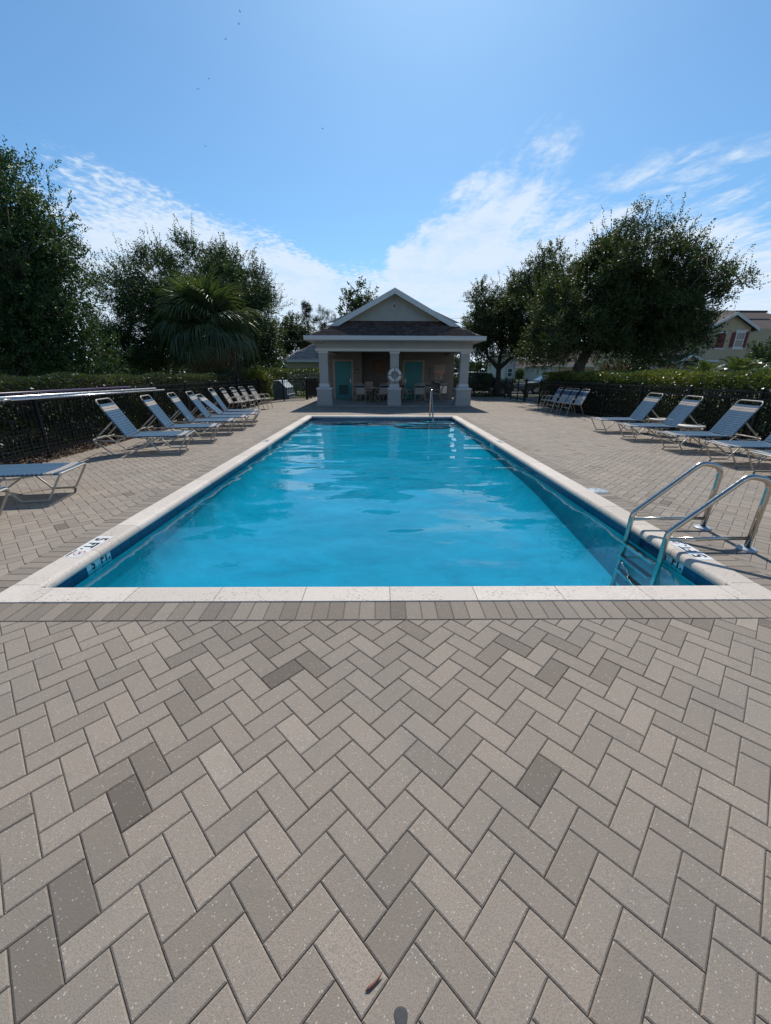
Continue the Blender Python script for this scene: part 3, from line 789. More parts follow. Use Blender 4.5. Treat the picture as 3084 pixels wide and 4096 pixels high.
# ladder
ld = thing('pool_ladder', 'polished stainless steel pool ladder with two bent grab rails', 'ladder', (0, 0, 0))
for y in (3.157, 3.664):
    p = fillet([(2.44, y, -1.0), (2.50, y, -0.10), (2.505, y, 0.16), (3.06, y, 0.665), (3.27, y, 0.63), (3.245, y, 0.0)], [0, 0.3, 0.14, 0.12, 0.12, 0], 7)
    MB().tube(p, 0.0245, 14).build('grab_rail', M_STEEL, ld)
    MB().tube([(2.515, y, 0.098), (3.243, y, 0.105)], 0.0165, 12).build('cross_bar', M_STEEL, ld)
    MB().lathe([(0.0, 0.022), (0.03, 0.022), (0.045, 0.016), (0.072, 0.012), (0.076, 0.006), (0.076, 0.0)], 28, (3.245, y, 0.0)).build('escutcheon', M_ESC, ld)
for z in (-0.155, -0.30, -0.45):
    xx = 2.49-0.04*(-z)
    tr = MB().box(xx-0.045, xx+0.03, 3.175, 3.646, z-0.012, z+0.012).build('tread', M_STEEL2, ld, bevel=0.005)
    MB().box(xx-0.03, xx+0.015, 3.185, 3.636, z+0.0125, z+0.016).build('grip', M_BLACK, tr)

# handrail at the steps
hr = thing('handrail', 'single bent stainless handrail rising over the far entry steps', 'handrail', (0, 0, 0))
p = fillet([(1.84, 15.0, 0.0), (1.84, 15.0, 0.86), (1.84, 14.74, 0.9), (1.84, 14.05, -0.02), (1.84, 13.93, -0.5)], [0, 0.1, 0.1, 0.2, 0], 6)
MB().tube(p, 0.0235, 12).build('rail', M_STEEL, hr)
MB().lathe([(0.0, 0.02), (0.03, 0.02), (0.06, 0.012), (0.062, 0.0)], 24, (1.84, 15.0, 0.0)).build('escutcheon', M_ESC, hr)

# ------------------------------------------------------------------ fences
def rect_bar(p, q, w_, h_):
    """box bar between two points in plan, width w_, height h_"""
    p, q = Vector(p), Vector(q); d = (q-p); d.normalize()
    s = Vector((-d.y, d.x, 0))*w_/2; u = Vector((0, 0, h_/2))
    vs = [p-s-u, p+s-u, p+s+u, p-s+u, q-s-u, q+s-u, q+s+u, q-s+u]
    return [tuple(v) for v in vs], [(0, 3, 2, 1), (4, 5, 6, 7), (0, 1, 5, 4), (1, 2, 6, 5), (2, 3, 7, 6), (3, 0, 4, 7)]
ME_PICK = MB().box(-0.008, 0.008, -0.008, 0.008, 0.06, 1.09).mesh('picket'); ME_PICK.materials.append(M_BLACK)
ME_POST = MB().box(-0.027, 0.027, -0.027, 0.027, -0.05, 1.17).mesh('post'); ME_POST.materials.append(M_BLACK)
mbc = MB(); mbc.frustum(0, 0, 1.171, 1.183, 0.034, 0.034, 0.034, 0.034); mbc.frustum(0, 0, 1.1835, 1.205, 0.034, 0.034, 0.004, 0.004)
ME_CAP = mbc.mesh('post_cap'); ME_CAP.materials.append(M_BLACK)
def fence_run(root, pts, post_gap=1.83, pick_gap=0.1, ends=True, z=0.0):
    for (x0, y0), (x1, y1) in zip(pts, pts[1:]):
        L = math.hypot(x1-x0, y1-y0); ang = math.atan2(y1-y0, x1-x0)
        npan = max(1, round(L/post_gap))
        for k in range(npan+1):
            if k == npan and (x1, y1) != pts[-1]: continue
            t = k/npan; x, y = x0+(x1-x0)*t, y0+(y1-y0)*t
            po = link('post', ME_POST, None, root, (x, y, z), ang); link('post_cap', ME_CAP, None, po)
        for k in range(npan):
            a, b = k/npan, (k+1)/npan
            A = (x0+(x1-x0)*a, y0+(y1-y0)*a); Bq = (x0+(x1-x0)*b, y0+(y1-y0)*b)
            for zz in (1.115, 0.98, 0.13):
                m_ = MB(); m_.add(*rect_bar((A[0], A[1], z+zz), (Bq[0], Bq[1], z+zz), 0.028, 0.032)); m_.build('rail', M_BLACK, root)
            n = max(1, round(L/npan/pick_gap))
            for i in range(1, n):
                t = a+(b-a)*i/n; link('picket', ME_PICK, None, root, (x0+(x1-x0)*t, y0+(y1-y0)*t, z), ang)
FX_L, FX_R = -5.98, 7.80
fl = thing('metal_fence', 'black picket fence along the mulch bed, carrying two long aluminium poles', 'fence')
fence_run(fl, [(FX_L, 3.4), (FX_L, 20.3)], 1.85)
fb = thing('metal_fence', 'short black picket fence in front of the grey storage box', 'fence')
fence_run(fb, [(FX_L+0.05, 20.42), (-5.25, 22.5), (-4.2, 23.45)], 1.5)
fg = thing('metal_gate', 'black picket gate between the storage box fence and the pool house', 'gate')
fence_run(fg, [(-4.16, 23.6), (-4.05, 26.8)], 1.05)
fr_ = thing('metal_fence', 'black picket fence between the glossy tall hedge and the loungers with side tables', 'fence')
fence_run(fr_, [(FX_R, 4.4), (FX_R, 22.0)], 1.95)
fr2 = thing('metal_gate', 'black double picket gate opening to the parked cars', 'gate')
fence_run(fr2, [(FX_R, 22.15), (FX_R, 25.6)], 1.15)
MB().box(FX_R-0.07, FX_R-0.03, 23.8, 23.95, 0.95, 1.1).build('latch', M_BLACK, fr2)
fr3 = thing('metal_fence', 'short black picket fence between the pool house and the tree trunk', 'fence')
fence_run(fr3, [(FX_R, 25.75), (FX_R, 26.95), (4.35, 26.98)], 1.7)

# low wire mesh tied to the left fence
wm = MB()
for k in range(9): wm.add(*rect_bar((FX_L+0.03, 3.4, 0.05+0.06*k), (FX_L+0.03, 8.6, 0.05+0.06*k), 0.003, 0.003))
for k in range(70):
    y = 3.4+0.075*k; wm.box(FX_L+0.0285, FX_L+0.0315, y-0.0015, y+0.0015, 0.04, 0.54)
o = wm.build('wire_mesh', M_WIRE, fl); o['kind'] = 'stuff'

# poles resting on the fence, dark tube above
pl = thing('pool_pole', 'long bright aluminium pole hung on the fence, the upper of two', 'pole', (0, 0, 0))
MB().tube([(FX_L+0.075, 4.2, 1.083), (FX_L+0.075, 10.95, 1.055)], 0.021, 12).build('outer_tube', M_ALU, pl)
MB().tube([(FX_L+0.075, 9.5, 1.061), (FX_L+0.075, 9.56, 1.061)], 0.024, 12).build('clamp', M_STEEL2, pl)
pl2 = thing('pool_pole', 'thinner telescopic aluminium pole hung just below the other one', 'pole', (0, 0, 0))
MB().tube([(FX_L+0.085, 6.5, 1.035), (FX_L+0.085, 11.35, 1.005)], 0.0175, 12).build('outer_tube', M_ALU, pl2)
MB().tube([(FX_L+0.085, 4.3, 1.048), (FX_L+0.085, 6.6, 1.034)], 0.0145, 12).build('inner_tube', M_ALU, pl2)
MB().tube([(FX_L+0.085, 6.45, 1.035), (FX_L+0.085, 6.6, 1.034)], 0.0205, 12).build('clamp', M_STEEL2, pl2)
pd = thing('pole_rack', 'dark purple tube strapped along the fence top above the aluminium poles', 'tube', (0, 0, 0))
MB().tube([(FX_L+0.05, 4.0, 1.135), (FX_L+0.05, 9.9, 1.125)], 0.022, 10).build('tube', M_PURPLE, pd)
for y in (4.6, 6.45, 8.3, 10.15):
    MB().tube(fillet([(FX_L+0.03, y, 1.14), (FX_L+0.03, y, 0.99), (FX_L+0.12, y, 0.99), (FX_L+0.12, y, 1.05)], 0.02, 3), 0.006, 6).build('hook', M_STEEL2, pd)

# ------------------------------------------------------------------ loungers
TW, RL_ = 0.62, 0.0125
def strap_mesh(name, wd, pitch, m, thick=0.004, wrap=0.016):
    mb = MB(); h = wd/2; w_ = pitch*0.5-0.0028
    prof = [(-h-0.012, -0.012), (-h-wrap, 0.0), (-h-0.006, 0.012), (-h+0.03, 0.0145), (-h*0.45, 0.008), (0, 0.0055), (h*0.45, 0.008), (h-0.03, 0.0145), (h+0.006, 0.012), (h+wrap, 0.0), (h+0.012, -0.012)]
    vs = []
    for x, tz in ((-w_, 0), (w_, 0), (w_, -thick), (-w_, -thick)):
        vs += [(x, y*(1-0.12*(tz != 0)*(abs(y) > h-0.02)), z+tz) for y, z in prof]
    n = len(prof); fs = []
    for i in range(n-1):
        for k in range(4):
            a, b = k, (k+1) % 4
            fs.append((a*n+i, b*n+i, b*n+i+1, a*n+i+1))
    fs += [(0, 3*n, 2*n, n), (n-1, 2*n-1, 3*n-1, 4*n-1)]
    mb.add(vs, fs); 
    bm = bmesh.new(); me = mb.mesh(name); bm.from_mesh(me); bmesh.ops.recalc_face_normals(bm, faces=bm.faces); bm.to_mesh(me); bm.free()
    me.materials.append(m); return me
PITCH_S = 0.0475
ST_BLUE = strap_mesh('strap', TW, PITCH_S, M_SBLUE); ST_TAN = strap_mesh('strap', TW, PITCH_S, M_STAN)
frame_cache = {}
def lounger(x, y, face, label, back=46.0, rz=0.0):
    """front edge of the lounger at (x, y centre); face=+1: foot end looks to +x"""
    t = thing('sun_lounger', label, 'lounger', (x, y, 0), (math.pi if face > 0 else 0)+R(rz), 'blue strap loungers on the deck')
    # local: u = +x from the foot end towards the head end
    hw = TW/2; zs = 0.33; hinge = 1.02
    if 'front' not in frame_cache:
        side = [(0.70, 0.29), (0.47, 0.0135), (0.19, 0.0135), (0.0, zs)]
        p = [(u, -hw, z) for u, z in side]+[(u, hw, z) for u, z in reversed(side)]
        frame_cache['front'] = MB().tube(fillet(p, [0, 0.05, 0.05, 0.06, 0.06, 0.05, 0.05, 0], 4), RL_, 8).mesh('front_leg_frame')
        side = [(0.58, 0.30), (1.0, 0.0135), (1.29, 0.0135), (1.59, 0.29)]
        p = [(u, -hw+0.02, z) for u, z in side]+[(u, hw-0.02, z) for u, z in reversed(side)]
        frame_cache['rear'] = MB().tube(fillet(p, [0, 0.05, 0.05, 0.05, 0.05, 0.05, 0.05, 0], 4), RL_, 8).mesh('rear_leg_frame')
        for s in (-1, 1):
            mb = MB()
            mb.tube([(0.03, s*hw, zs), (hinge, s*hw, zs)], RL_, 8)
            mb.tube(fillet([(0.30, s*(hw-0.03), zs-0.02), (0.55, s*(hw-0.03), zs-0.055), (0.86, s*(hw-0.03), zs-0.02)], 0.3, 4), 0.009, 6)
            mb.tube(fillet([(hinge, s*hw, zs), (1.2, s*(hw-0.02), zs-0.07), (1.56, s*(hw-0.02), 0.285)], 0.2, 4), 0.011, 6)
            frame_cache['rail%d' % s] = mb.mesh('side_rail')
        for k in ('front', 'rear', 'rail-1', 'rail1'): frame_cache[k].materials.append(M_FRAME)
    link('front_leg_frame', frame_cache['front'], None, t); link('rear_leg_frame', frame_cache['rear'], None, t); link('side_rail', frame_cache['rail-1'], None, t); link('side_rail', frame_cache['rail1'], None, t)
    for k in range(20):
        m_ = ST_TAN if k in (1, 2) else ST_BLUE
        link('strap', m_, None, t, (0.045+PITCH_S*k, 0, zs))
    key = 'back'
    if key not in frame_cache:
        BL = 0.765
        p = [(0, -hw, 0), (BL, -hw, 0), (BL, hw, 0), (0, hw, 0)]
        frame_cache[key] = MB().tube(fillet(p, 0.085, 6), RL_, 8).mesh('backrest'); frame_cache[key].materials.append(M_FRAME)
    bo = link('backrest', frame_cache[key], None, t, (hinge-0.005, 0, zs)); bo.rotation_euler = (0, -R(back), 0)
    for k in range(14):
        m_ = ST_TAN if k in (11, 12) else ST_BLUE
        link('strap', m_, None, bo, (0.03+PITCH_S*k, 0, 0))
    # notched support arms
    ca, sa = math.cos(R(back)), math.sin(R(back))
    top = (hinge+0.36*ca, zs+0.36*sa-0.02); bot = (1.545, 0.30)
    ak = ('arm', back)
    if ak not in frame_cache:
        mb = MB()
        d = Vector((bot[0]-top[0], 0, bot[1]-top[1])); L = d.length; d.normalize(); nn = Vector((-d.z, 0, d.x))
        for s in (-1, 1):
            poly = [(0, 0.014), (L, 0.014)]
            q = L-0.02
            for k in range(5):
                poly += [(q, -0.014), (q-0.022, -0.014), (q-0.026, 0.002), (q-0.042, 0.002)]; q -= 0.045
            poly += [(q, -0.014), (0, -0.014)]
            pl3 = [Vector((top[0], s*(hw-0.05), top[1]))+d*a+nn*b for a, b in poly]
            n = len(pl3); vs = [tuple(p+Vector((0, -0.0035, 0))) for p in pl3]+[tuple(p+Vector((0, 0.0035, 0))) for p in pl3]
            mb.add(vs, [tuple(range(n)), tuple(reversed(range(n, 2*n)))]+[(i, i+n, (i+1) % n+n, (i+1) % n) for i in range(n)])
        mb.tube([(bot[0]-0.1, -hw+0.03, bot[1]+0.012), (bot[0]-0.1, hw-0.03, bot[1]+0.012)], 0.009, 6)
        frame_cache[ak] = mb.mesh('support_arm'); frame_cache[ak].materials.append(M_FRAME)
    link('support_arm', frame_cache[ak], None, t)
    return t
lounger(-3.79, 3.68, 1, 'blue strap lounger partly out of frame, closest to the 5 FT. marker with no-diving sign', 58, 8)
lounger(-3.82, 4.88, 1, 'blue strap lounger standing alone beside the wire mesh, sunlit foot end', 59, 11)
lounger(-3.73, 7.88, 1, 'blue strap lounger next to the mulch strip, first of six in a row', 60, 12.0)
lounger(-3.66, 9.16, 1, 'blue strap lounger by the tip of the aluminium poles, second of six', 59, 13.0)
lounger(-3.67, 10.28, 1, 'blue strap lounger, third of the six in a row from the mulch strip', 59, 12.5)
lounger(-3.63, 11.15, 1, 'blue strap lounger, fourth of the six in a row, right against the flatter one', 58, 11)
lounger(-3.62, 12.0, 1, 'blue strap lounger with its back set lower than the rest of the row', 44, 10)
lounger(-3.83, 12.98, 1, 'blue strap lounger next to the row of armchairs, last of the six in a row', 60, 11.0)
lounger(5.74, 10.66, -1, 'blue strap lounger beside the smaller gap to the armchairs, side table at its elbow', 59, -4)
lounger(5.73, 9.37, -1, 'blue strap lounger between the two round side tables', 59, -6)
lounger(5.78, 7.97, -1, 'blue strap lounger with a side table only on the far side', 58, -5)
lounger(5.80, 6.75, -1, 'blue strap lounger just beyond the ladder, its head end out of frame', 58, -5)
lounger(5.72, 5.77, -1, 'blue strap lounger closest to the ladder, only its foot end in frame', 58, -4)

# round side tables
def side_table(x, y, label, r=0.255, h=0.405):
    t = thing('side_table', label, 'table', (x, y, 0), 0.4, 'round side tables between loungers')
    MB().lathe([(0.0, h), (r-0.012, h), (r, h-0.008), (r, h-0.028), (r-0.01, h-0.034), (0.0, h-0.034)], 36).build('table_top', M_TABLE, t)
    for k in range(4):
        a = k*math.pi/2+0.3; c, s = math.cos(a), math.sin(a)
        p = fillet([(c*0.10, s*0.10, h-0.045), (c*0.19, s*0.19, h-0.06), (c*0.165, s*0.165, 0.2), (c*0.235, s*0.235, 0.01)], 0.05, 4)
        MB().tube(p, 0.011, 7).build('leg', M_FRAME, t)
    MB().tube([(0.19*math.cos(2*math.pi*k/20), 0.19*math.sin(2*math.pi*k/20), h-0.085) for k in range(20)], 0.009, 6, closed=True).build('ring', M_FRAME, t)
side_table(7.03, 10.02, 'round cream side table between the two loungers farther from the ladder')
side_table(6.83, 8.72, 'round cream side table beside the middle of the three side by side loungers')

# ------------------------------------------------------------------ strap armchairs
CHW = 0.53
SP2 = 0.052
STC = {k: strap_mesh('strap', CHW-0.03, SP2, m) for k, m in (('w', M_SWHITE), ('b', M_SBLUE), ('n', M_SNAVY), ('t', M_STAN))}
chair_cache = {}
def armchair(x, y, rz, label, group, pattern, base_bar=False, z=0.0, lean=22):
    """local +x is the direction the sitter looks"""
    t = thing('armchair', label, 'chair', (x, y, z), rz, group)
    hw = CHW/2
    ck = ('c', base_bar, lean)
    if ck not in chair_cache:
        for s in (-1, 1):
            # arm + front leg in one bent tube, then the rear leg
            p = fillet([(0.36, s*hw, 0.011), (0.23, s*hw, 0.60), (-0.13, s*hw, 0.60), (-0.22, s*hw, 0.50)], [0, 0.10, 0.10, 0], 5)
            chair_cache[(ck, 'arm', s)] = MB().tube(p, 0.0125, 8).mesh('arm')
            p = fillet([(-0.30, s*hw, 0.011), (-0.10, s*hw, 0.42), (0.24, s*(hw-0.01), 0.43)], [0, 0.09, 0], 5)
            chair_cache[(ck, 'leg', s)] = MB().tube(p, 0.0125, 8).mesh('rear_leg')
        bl = 0.62; ca, sa = math.sin(R(lean)), math.cos(R(lean)); iw = hw-0.022
        p = fillet([(-0.14, -iw, 0.36), (-0.14-bl*ca, -iw, 0.36+bl*sa), (-0.14-bl*ca, iw, 0.36+bl*sa), (-0.14, iw, 0.36)], 0.07, 5)
        chair_cache[(ck, 'back')] = MB().tube(p, 0.0115, 8).mesh('back_frame')
        p = fillet([(-0.16, -iw, 0.38), (0.30, -iw, 0.43), (0.30, iw, 0.43), (-0.16, iw, 0.38)], 0.05, 4)
        chair_cache[(ck, 'seat')] = MB().tube(p, 0.0115, 8).mesh('seat_frame')
        xb = -0.295 if base_bar else 0.30
        chair_cache[(ck, 'bar')] = MB().tube([(xb, -hw, 0.02 if base_bar else 0.28), (xb, hw, 0.02 if base_bar else 0.28)], 0.011, 8).mesh('stretcher')
        for k, v in chair_cache.items():
            if k[0] == ck and not v.materials: v.materials.append(M_FRAME)
    for s in (-1, 1):
        link('arm', chair_cache[(ck, 'arm', s)], None, t); link('rear_leg', chair_cache[(ck, 'leg', s)], None, t)
    link('back_frame', chair_cache[(ck, 'back')], None, t); link('seat_frame', chair_cache[(ck, 'seat')], None, t); link('stretcher', chair_cache[(ck, 'bar')], None, t)
    for k in range(8):
        o = link('strap', STC[pattern[1][k % len(pattern[1])]], None, t, (-0.10+SP2*k, 0, 0.388+0.0055*k))
        o.rotation_euler.y = -R(6)
    for k in range(10):
        dd = 0.06+SP2*k
        o = link('strap', STC[pattern[0][k]], None, t, (-0.14-dd*math.sin(R(lean))+0.008, 0, 0.36+dd*math.cos(R(lean))))
        o.rotation_euler.y = R(90-lean)
    return t
PB = ('wwwwwwbnbw', 'bwwbww'); PBr = ('wwwwwwwnnw', 'wwwww')
PL_ = ('tttttttntn', 'tttt')
for k, (x, y, rz, lab) in enumerate(((7.05, 16.95, 180-6, 'strap armchair closest to the black gate, facing the pool'),
                                    (7.06, 16.2, 180+3, 'strap armchair second from the black gate, overlapping its neighbours'),
                                    (7.06, 15.6, 180-3, 'strap armchair third from the black gate'),
                                    (7.12, 14.95, 180+4, 'strap armchair standing last in its row, nearer the loungers with side tables'))):
    armchair(x, y, R(rz), lab, 'armchairs along the hedge', PB, lean=25)
for k, (x, y, rz, lab) in enumerate(((-5.38, 15.25, 4, 'tan strap armchair right beside the last lounger of the row of six'),
                                    (-5.28, 16.0, 0, 'tan strap armchair, second from the row of six loungers'),
                                    (-5.2, 16.75, -3, 'tan strap armchair below the shower post, third from the row of loungers'),
                                    (-5.0, 17.35, -5, 'tan strap armchair at the end of its row by the storage box fence'))):
    armchair(x, y, R(rz), lab, 'armchairs along the picket fence', PL_, lean=28)

# ------------------------------------------------------------------ shower post
sh = thing('shower_post', 'tall black outdoor shower post with a small chrome shower head', 'shower', (-6.42, 18.75, 0))
MB().box(-0.055, 0.055, -0.055, 0.055, -0.04, 2.17).build('post', M_BLACK, sh, bevel=0.004)
MB().box(-0.06, 0.06, -0.06, 0.06, 2.1705, 2.19).build('cap', M_BLACK, sh)
MB().tube(fillet([(0.056, 0, 2.12), (0.22, 0, 2.13), (0.30, 0, 2.08)], 0.05, 4), 0.011, 8).build('arm', M_STEEL, sh)
mb = MB(); mb.tube([(0.295, 0, 2.085), (0.33, 0, 2.05), (0.36, 0, 2.02)], [0.014, 0.02, 0.042], 14); mb.build('shower_head', M_STEEL, sh)
MB().box(0.056, 0.085, -0.03, 0.03, 1.1, 1.2).build('push_valve', M_STEEL2, sh)

# ------------------------------------------------------------------ storage box behind the fence
sb = thing('storage_box', 'grey painted equipment box with a pale sloping lid behind the picket fence', 'box', (0, 0, 0))
MB().prism([(-6.2, -0.03), (-5.30, -0.03), (-5.37, 0.22), (-6.2, 0.22)], 'Y', 24.05, 26.0).build('base', M_BOXG, sb)
MB().prism([(-6.2, 0.225), (-5.40, 0.225), (-5.44, 0.60), (-5.84, 0.995), (-6.2, 0.995)], 'Y', 24.05, 26.0).build('body', M_BOXG, sb)
MB().prism([(-5.43, 0.602), (-5.425, 0.615), (-5.83, 1.018), (-6.22, 1.018), (-6.22, 0.998), (-5.838, 0.998)], 'Y', 24.02, 26.03).build('lid', M_BOXL, sb)
MB().box(-5.405, -5.33, 24.02, 26.03, 0.205, 0.24).build('ledge', M_BOXL, sb)
for y in (24.7, 25.4): MB().box(-5.43, -5.40, y-0.03, y+0.03, 0.38, 0.44).build('latch', M_STEEL2, sb)

# ------------------------------------------------------------------ the pool house
ph = thing('pool_house', 'grey stucco pool house with a columned porch, gabled brown roof and teal doors', 'building', (0, 0, 0))
CX = 0.64
slab = MB().box(-2.98, 4.26, 18.82, 29.0, -0.03, 0.02).build('porch_floor', M_SLAB, ph, bevel=0.006)
def column(cx, bw):
    col = MB(); cy = 19.33
    h = bw/2
    col.box(cx-h, cx+h, cy-h, cy+h, 0.0205, 0.285)
    col.frustum(cx, cy, 0.285, 0.30, h, h, h-0.018, h-0.018)
    col.box(cx-h+0.018, cx+h-0.018, cy-h+0.018, cy+h-0.018, 0.30, 0.735)
    o = col.build('column', M_STUCCO, ph, bevel=0.004)
    m_ = MB(); m_.box(cx-h-0.012, cx+h+0.012, cy-h-0.012, cy+h+0.012, 0.7355, 0.79); m_.frustum(cx, cy, 0.7905, 0.85, h+0.012, h+0.012, 0.232, 0.232)
    m_.box(cx-0.222, cx+0.222, cy-0.222, cy+0.222, 0.8505, 0.99); m_.build('pedestal_cap', M_TRIM, o, bevel=0.004)
    MB().box(cx-0.2, cx+0.2, cy-0.2, cy+0.2, 0.9905, 2.28).build('shaft', M_STUCCO, o, bevel=0.006)
    MB().box(cx-0.225, cx+0.225, cy-0.225, cy+0.225, 2.2805, 2.37).build('capital', M_TRIM, o, bevel=0.004)
column(-2.57, 0.71); column(0.655, 0.64); column(3.85, 0.71)
# beams round the porch
bm_ = MB(); bm_.box(-2.86, 4.14, 19.09, 19.57, 2.492, 2.93)
bm_.box(-2.86, -2.42, 19.572, 23.85, 2.40, 2.93); bm_.box(3.70, 4.14, 19.572, 23.85, 2.40, 2.93)
bm_.build('beam', M_STUCCO, ph)
bt = MB(); bt.box(-2.91, 4.19, 19.05, 19.61, 2.371, 2.49); bt.build('beam_band', M_TRIM, ph, bevel=0.006)
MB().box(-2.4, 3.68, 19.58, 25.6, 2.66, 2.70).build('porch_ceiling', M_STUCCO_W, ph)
# enclosed block, with a recess between the two door walls
YW_ = 23.85
wl = MB()
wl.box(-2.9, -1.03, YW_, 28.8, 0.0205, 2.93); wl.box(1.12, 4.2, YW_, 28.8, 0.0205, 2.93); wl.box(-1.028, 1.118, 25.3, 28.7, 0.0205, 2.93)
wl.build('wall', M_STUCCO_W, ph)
def door(x0, x1, zt, handle_left, louvre):
    m_ = MB(); y0 = YW_-0.035
    m_.box(x0-0.11, x0, y0, YW_-0.001, 0.0215, zt+0.1); m_.box(x1, x1+0.11, y0, YW_-0.001, 0.0215, zt+0.1); m_.box(x0+0.0005, x1-0.0005, y0, YW_-0.001, zt, zt+0.1)
    f_ = m_.build('door_frame', M_CREAM, ph, bevel=0.004)
    d = MB().box(x0+0.004, x1-0.004, YW_-0.022, YW_-0.001, 0.03, zt-0.004).build('door', M_TEAL, ph, bevel=0.003)
    hx = x0+0.07 if handle_left else x1-0.07; s = 1 if handle_left else -1
    MB().box(hx-0.022, hx+0.022, YW_-0.032, YW_-0.0225, 0.93, 1.12).build('handle_plate', M_STEEL2, d)
    MB().tube(fillet([(hx, YW_-0.03, 1.0), (hx, YW_-0.07, 1.0), (hx+s*0.10, YW_-0.07, 1.0)], 0.02, 3), 0.009, 7).build('handle', M_STEEL, d)
    if louvre:
        xc = (x0+x1)/2; l = MB(); l.box(xc-0.27, xc+0.27, YW_-0.03, YW_-0.0225, 0.27, 0.80)
        lo = l.build('louvre', M_TEALD, d)
        for k in range(11):
            z = 0.30+0.045*k; MB().prism([(YW_-0.0305, z), (YW_-0.040, z-0.012), (YW_-0.0305, z+0.022)], 'X', xc-0.255, xc+0.255).build('slat', M_TEALD, lo)
door(-2.57, -1.63, 2.06, False, True); door(1.37, 2.39, 2.06, True, False)
# roof
EX0, EX1, EY0, EYB, EZ = CX-3.785, CX+3.785, 18.3, 29.3, 2.93
SL = 0.517; HW = 3.785; RZ = EZ+SL*HW
T_G = 0.93      # where the rake meets the hips
rk = MB()
def rz_(t): return EZ+SL*t
fr_pts = [(EX0, EY0, EZ), (EX1, EY0, EZ), (EX1-1.6, EY0+1.6, rz_(1.6)), (EX0+1.6, EY0+1.6, rz_(1.6))]
rk.add(fr_pts, [(0, 1, 2, 3)])
for sgn, ex in ((1, EX0), (-1, EX1)):
    a = [(ex, EY0, EZ), (ex, EYB, EZ), (CX, EYB, RZ), (CX, EY0+T_G, RZ), (ex+sgn*T_G, EY0+T_G, rz_(T_G))]
    rk.add(a, [(0, 1, 2, 3, 4)] if sgn < 0 else [(4, 3, 2, 1, 0)])
rk.add([(EX0, EYB, EZ), (EX1, EYB, EZ), (CX, EYB, RZ)], [(0, 1, 2)])
rk.add([(EX0, EY0, EZ-0.01), (EX0, EYB, EZ-0.01), (EX1, EYB, EZ-0.01), (EX1, EY0, EZ-0.01)], [(0, 1, 2, 3)])
roof = rk.build('roof', M_ROOFB, ph)
def shingles(name, o, u, v, nu, nv, inside, m, parent, du=0.16, dv=0.143, lift=0.004, th=0.009, seed=3):
    """courses of tabs: o origin at the eave, u along the eave, v up the slope"""
    rg = random.Random(seed); o, u, v = Vector(o), Vector(u).normalized(), Vector(v).normalized(); nn = u.cross(v).normalized()
    if nn.z < 0: nn = -nn
    vs, fs, tn = [], [], []
    for j in range(nv):
        x = -rg.uniform(0, du)
        while x < nu:
            w_ = du*rg.uniform(0.75, 1.3); a, b = x+0.002, x+w_-0.003; y0 = j*dv; y1 = y0+dv*1.05; x += w_
            if not (inside((a+b)/2, y0+dv*0.3) and inside(a, y0+dv*0.5) and inside(b, y0+dv*0.5)): continue
            k = len(vs); drop = rg.choice((0, 0, 0.012))
            P0, P1, P2, P3 = o+u*a+v*(y0-drop)+nn*(lift+th), o+u*b+v*(y0-drop)+nn*(lift+th), o+u*b+v*y1+nn*lift, o+u*a+v*y1+nn*lift
            vs += [P0, P1, P2, P3, P0-nn*th, P1-nn*th]
            fs += [(k, k+1, k+2, k+3), (k+4, k+5, k+1, k)]; t_ = rg.random(); tn += [t_, t_]
    me = np_mesh(name, np.array([tuple(p) for p in vs]), np.array(fs), tn); me.materials.append(m)
    ob = link(name, me, None, parent); ob['kind'] = 'stuff'; return ob
slen = math.sqrt(1+SL*SL)
shingles('shingle', (EX0, EY0, EZ), (1, 0, 0), (0, 1, SL), 2*HW, 13, lambda a, b: (b/slen < a < 2*HW-b/slen) and b/slen < 1.56, M_SHBROWN, roof)
for sgn, ex in ((1, EX0), (-1, EX1)):
    shingles('shingle', (ex, EY0, EZ), (0, 1, 0), (sgn, 0, SL), 10.8, 30, lambda a, b: (b/slen < a) and (a > T_G or b/slen < T_G) and b/slen < HW-0.02, M_SHBROWN, roof, seed=5+sgn)
# gable front
GY = EY0+1.42
gh = 2.62
gw = MB()
xl, xr = CX-(HW-1.42)-0.0, CX+(HW-1.42)
zb = EZ+SL*1.42-0.05
gw.prism([(xl-0.6, zb), (xr+0.6, zb), (CX, RZ-0.04)], 'Y', GY, GY+0.15)
gab = gw.build('gable_wall', M_STUCCO, ph)
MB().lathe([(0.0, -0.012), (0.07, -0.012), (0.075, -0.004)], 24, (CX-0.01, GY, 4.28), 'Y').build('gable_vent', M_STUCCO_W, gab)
MB().lathe([(0.076, -0.002), (0.08, -0.03), (0.105, -0.03), (0.11, -0.002)], 24, (CX-0.01, GY, 4.28), 'Y').build('vent_rim', M_TRIM, gab)
def rake_board(name, off0, off1, y0, y1, m, t0, parent):
    for sgn in (1, -1):
        p = MB(); ex = EX0 if sgn > 0 else EX1
        x_a, z_a = ex+sgn*t0, rz_(t0)
        d = Vector((sgn, 0, SL)).normalized(); nz = Vector((-d.z*sgn, 0, d.x*sgn)) if sgn > 0 else Vector((d.z, 0, -d.x)); nz = Vector((-SL*sgn, 0, 1)).normalized()
        q = [(x_a-nz.x*off0, z_a-nz.z*off0), (CX, RZ-off0*slen), (CX, RZ-off1*slen), (x_a-nz.x*off1, z_a-nz.z*off1)]
        p.prism(q, 'Y', y0, y1); p.build(name, m, parent)
rake_board('rake_fascia', -0.03, 0.17, EY0+T_G-0.03, EY0+T_G+0.012, M_TRIM, T_G-0.05, roof)
rake_board('rake_soffit', 0.022, 0.045, EY0+T_G+0.014, GY-0.002, M_TRIM, T_G, roof)
rake_board('gable_band', 0.05, 0.24, GY-0.03, GY-0.003, M_CREAM, T_G+0.35, gab)
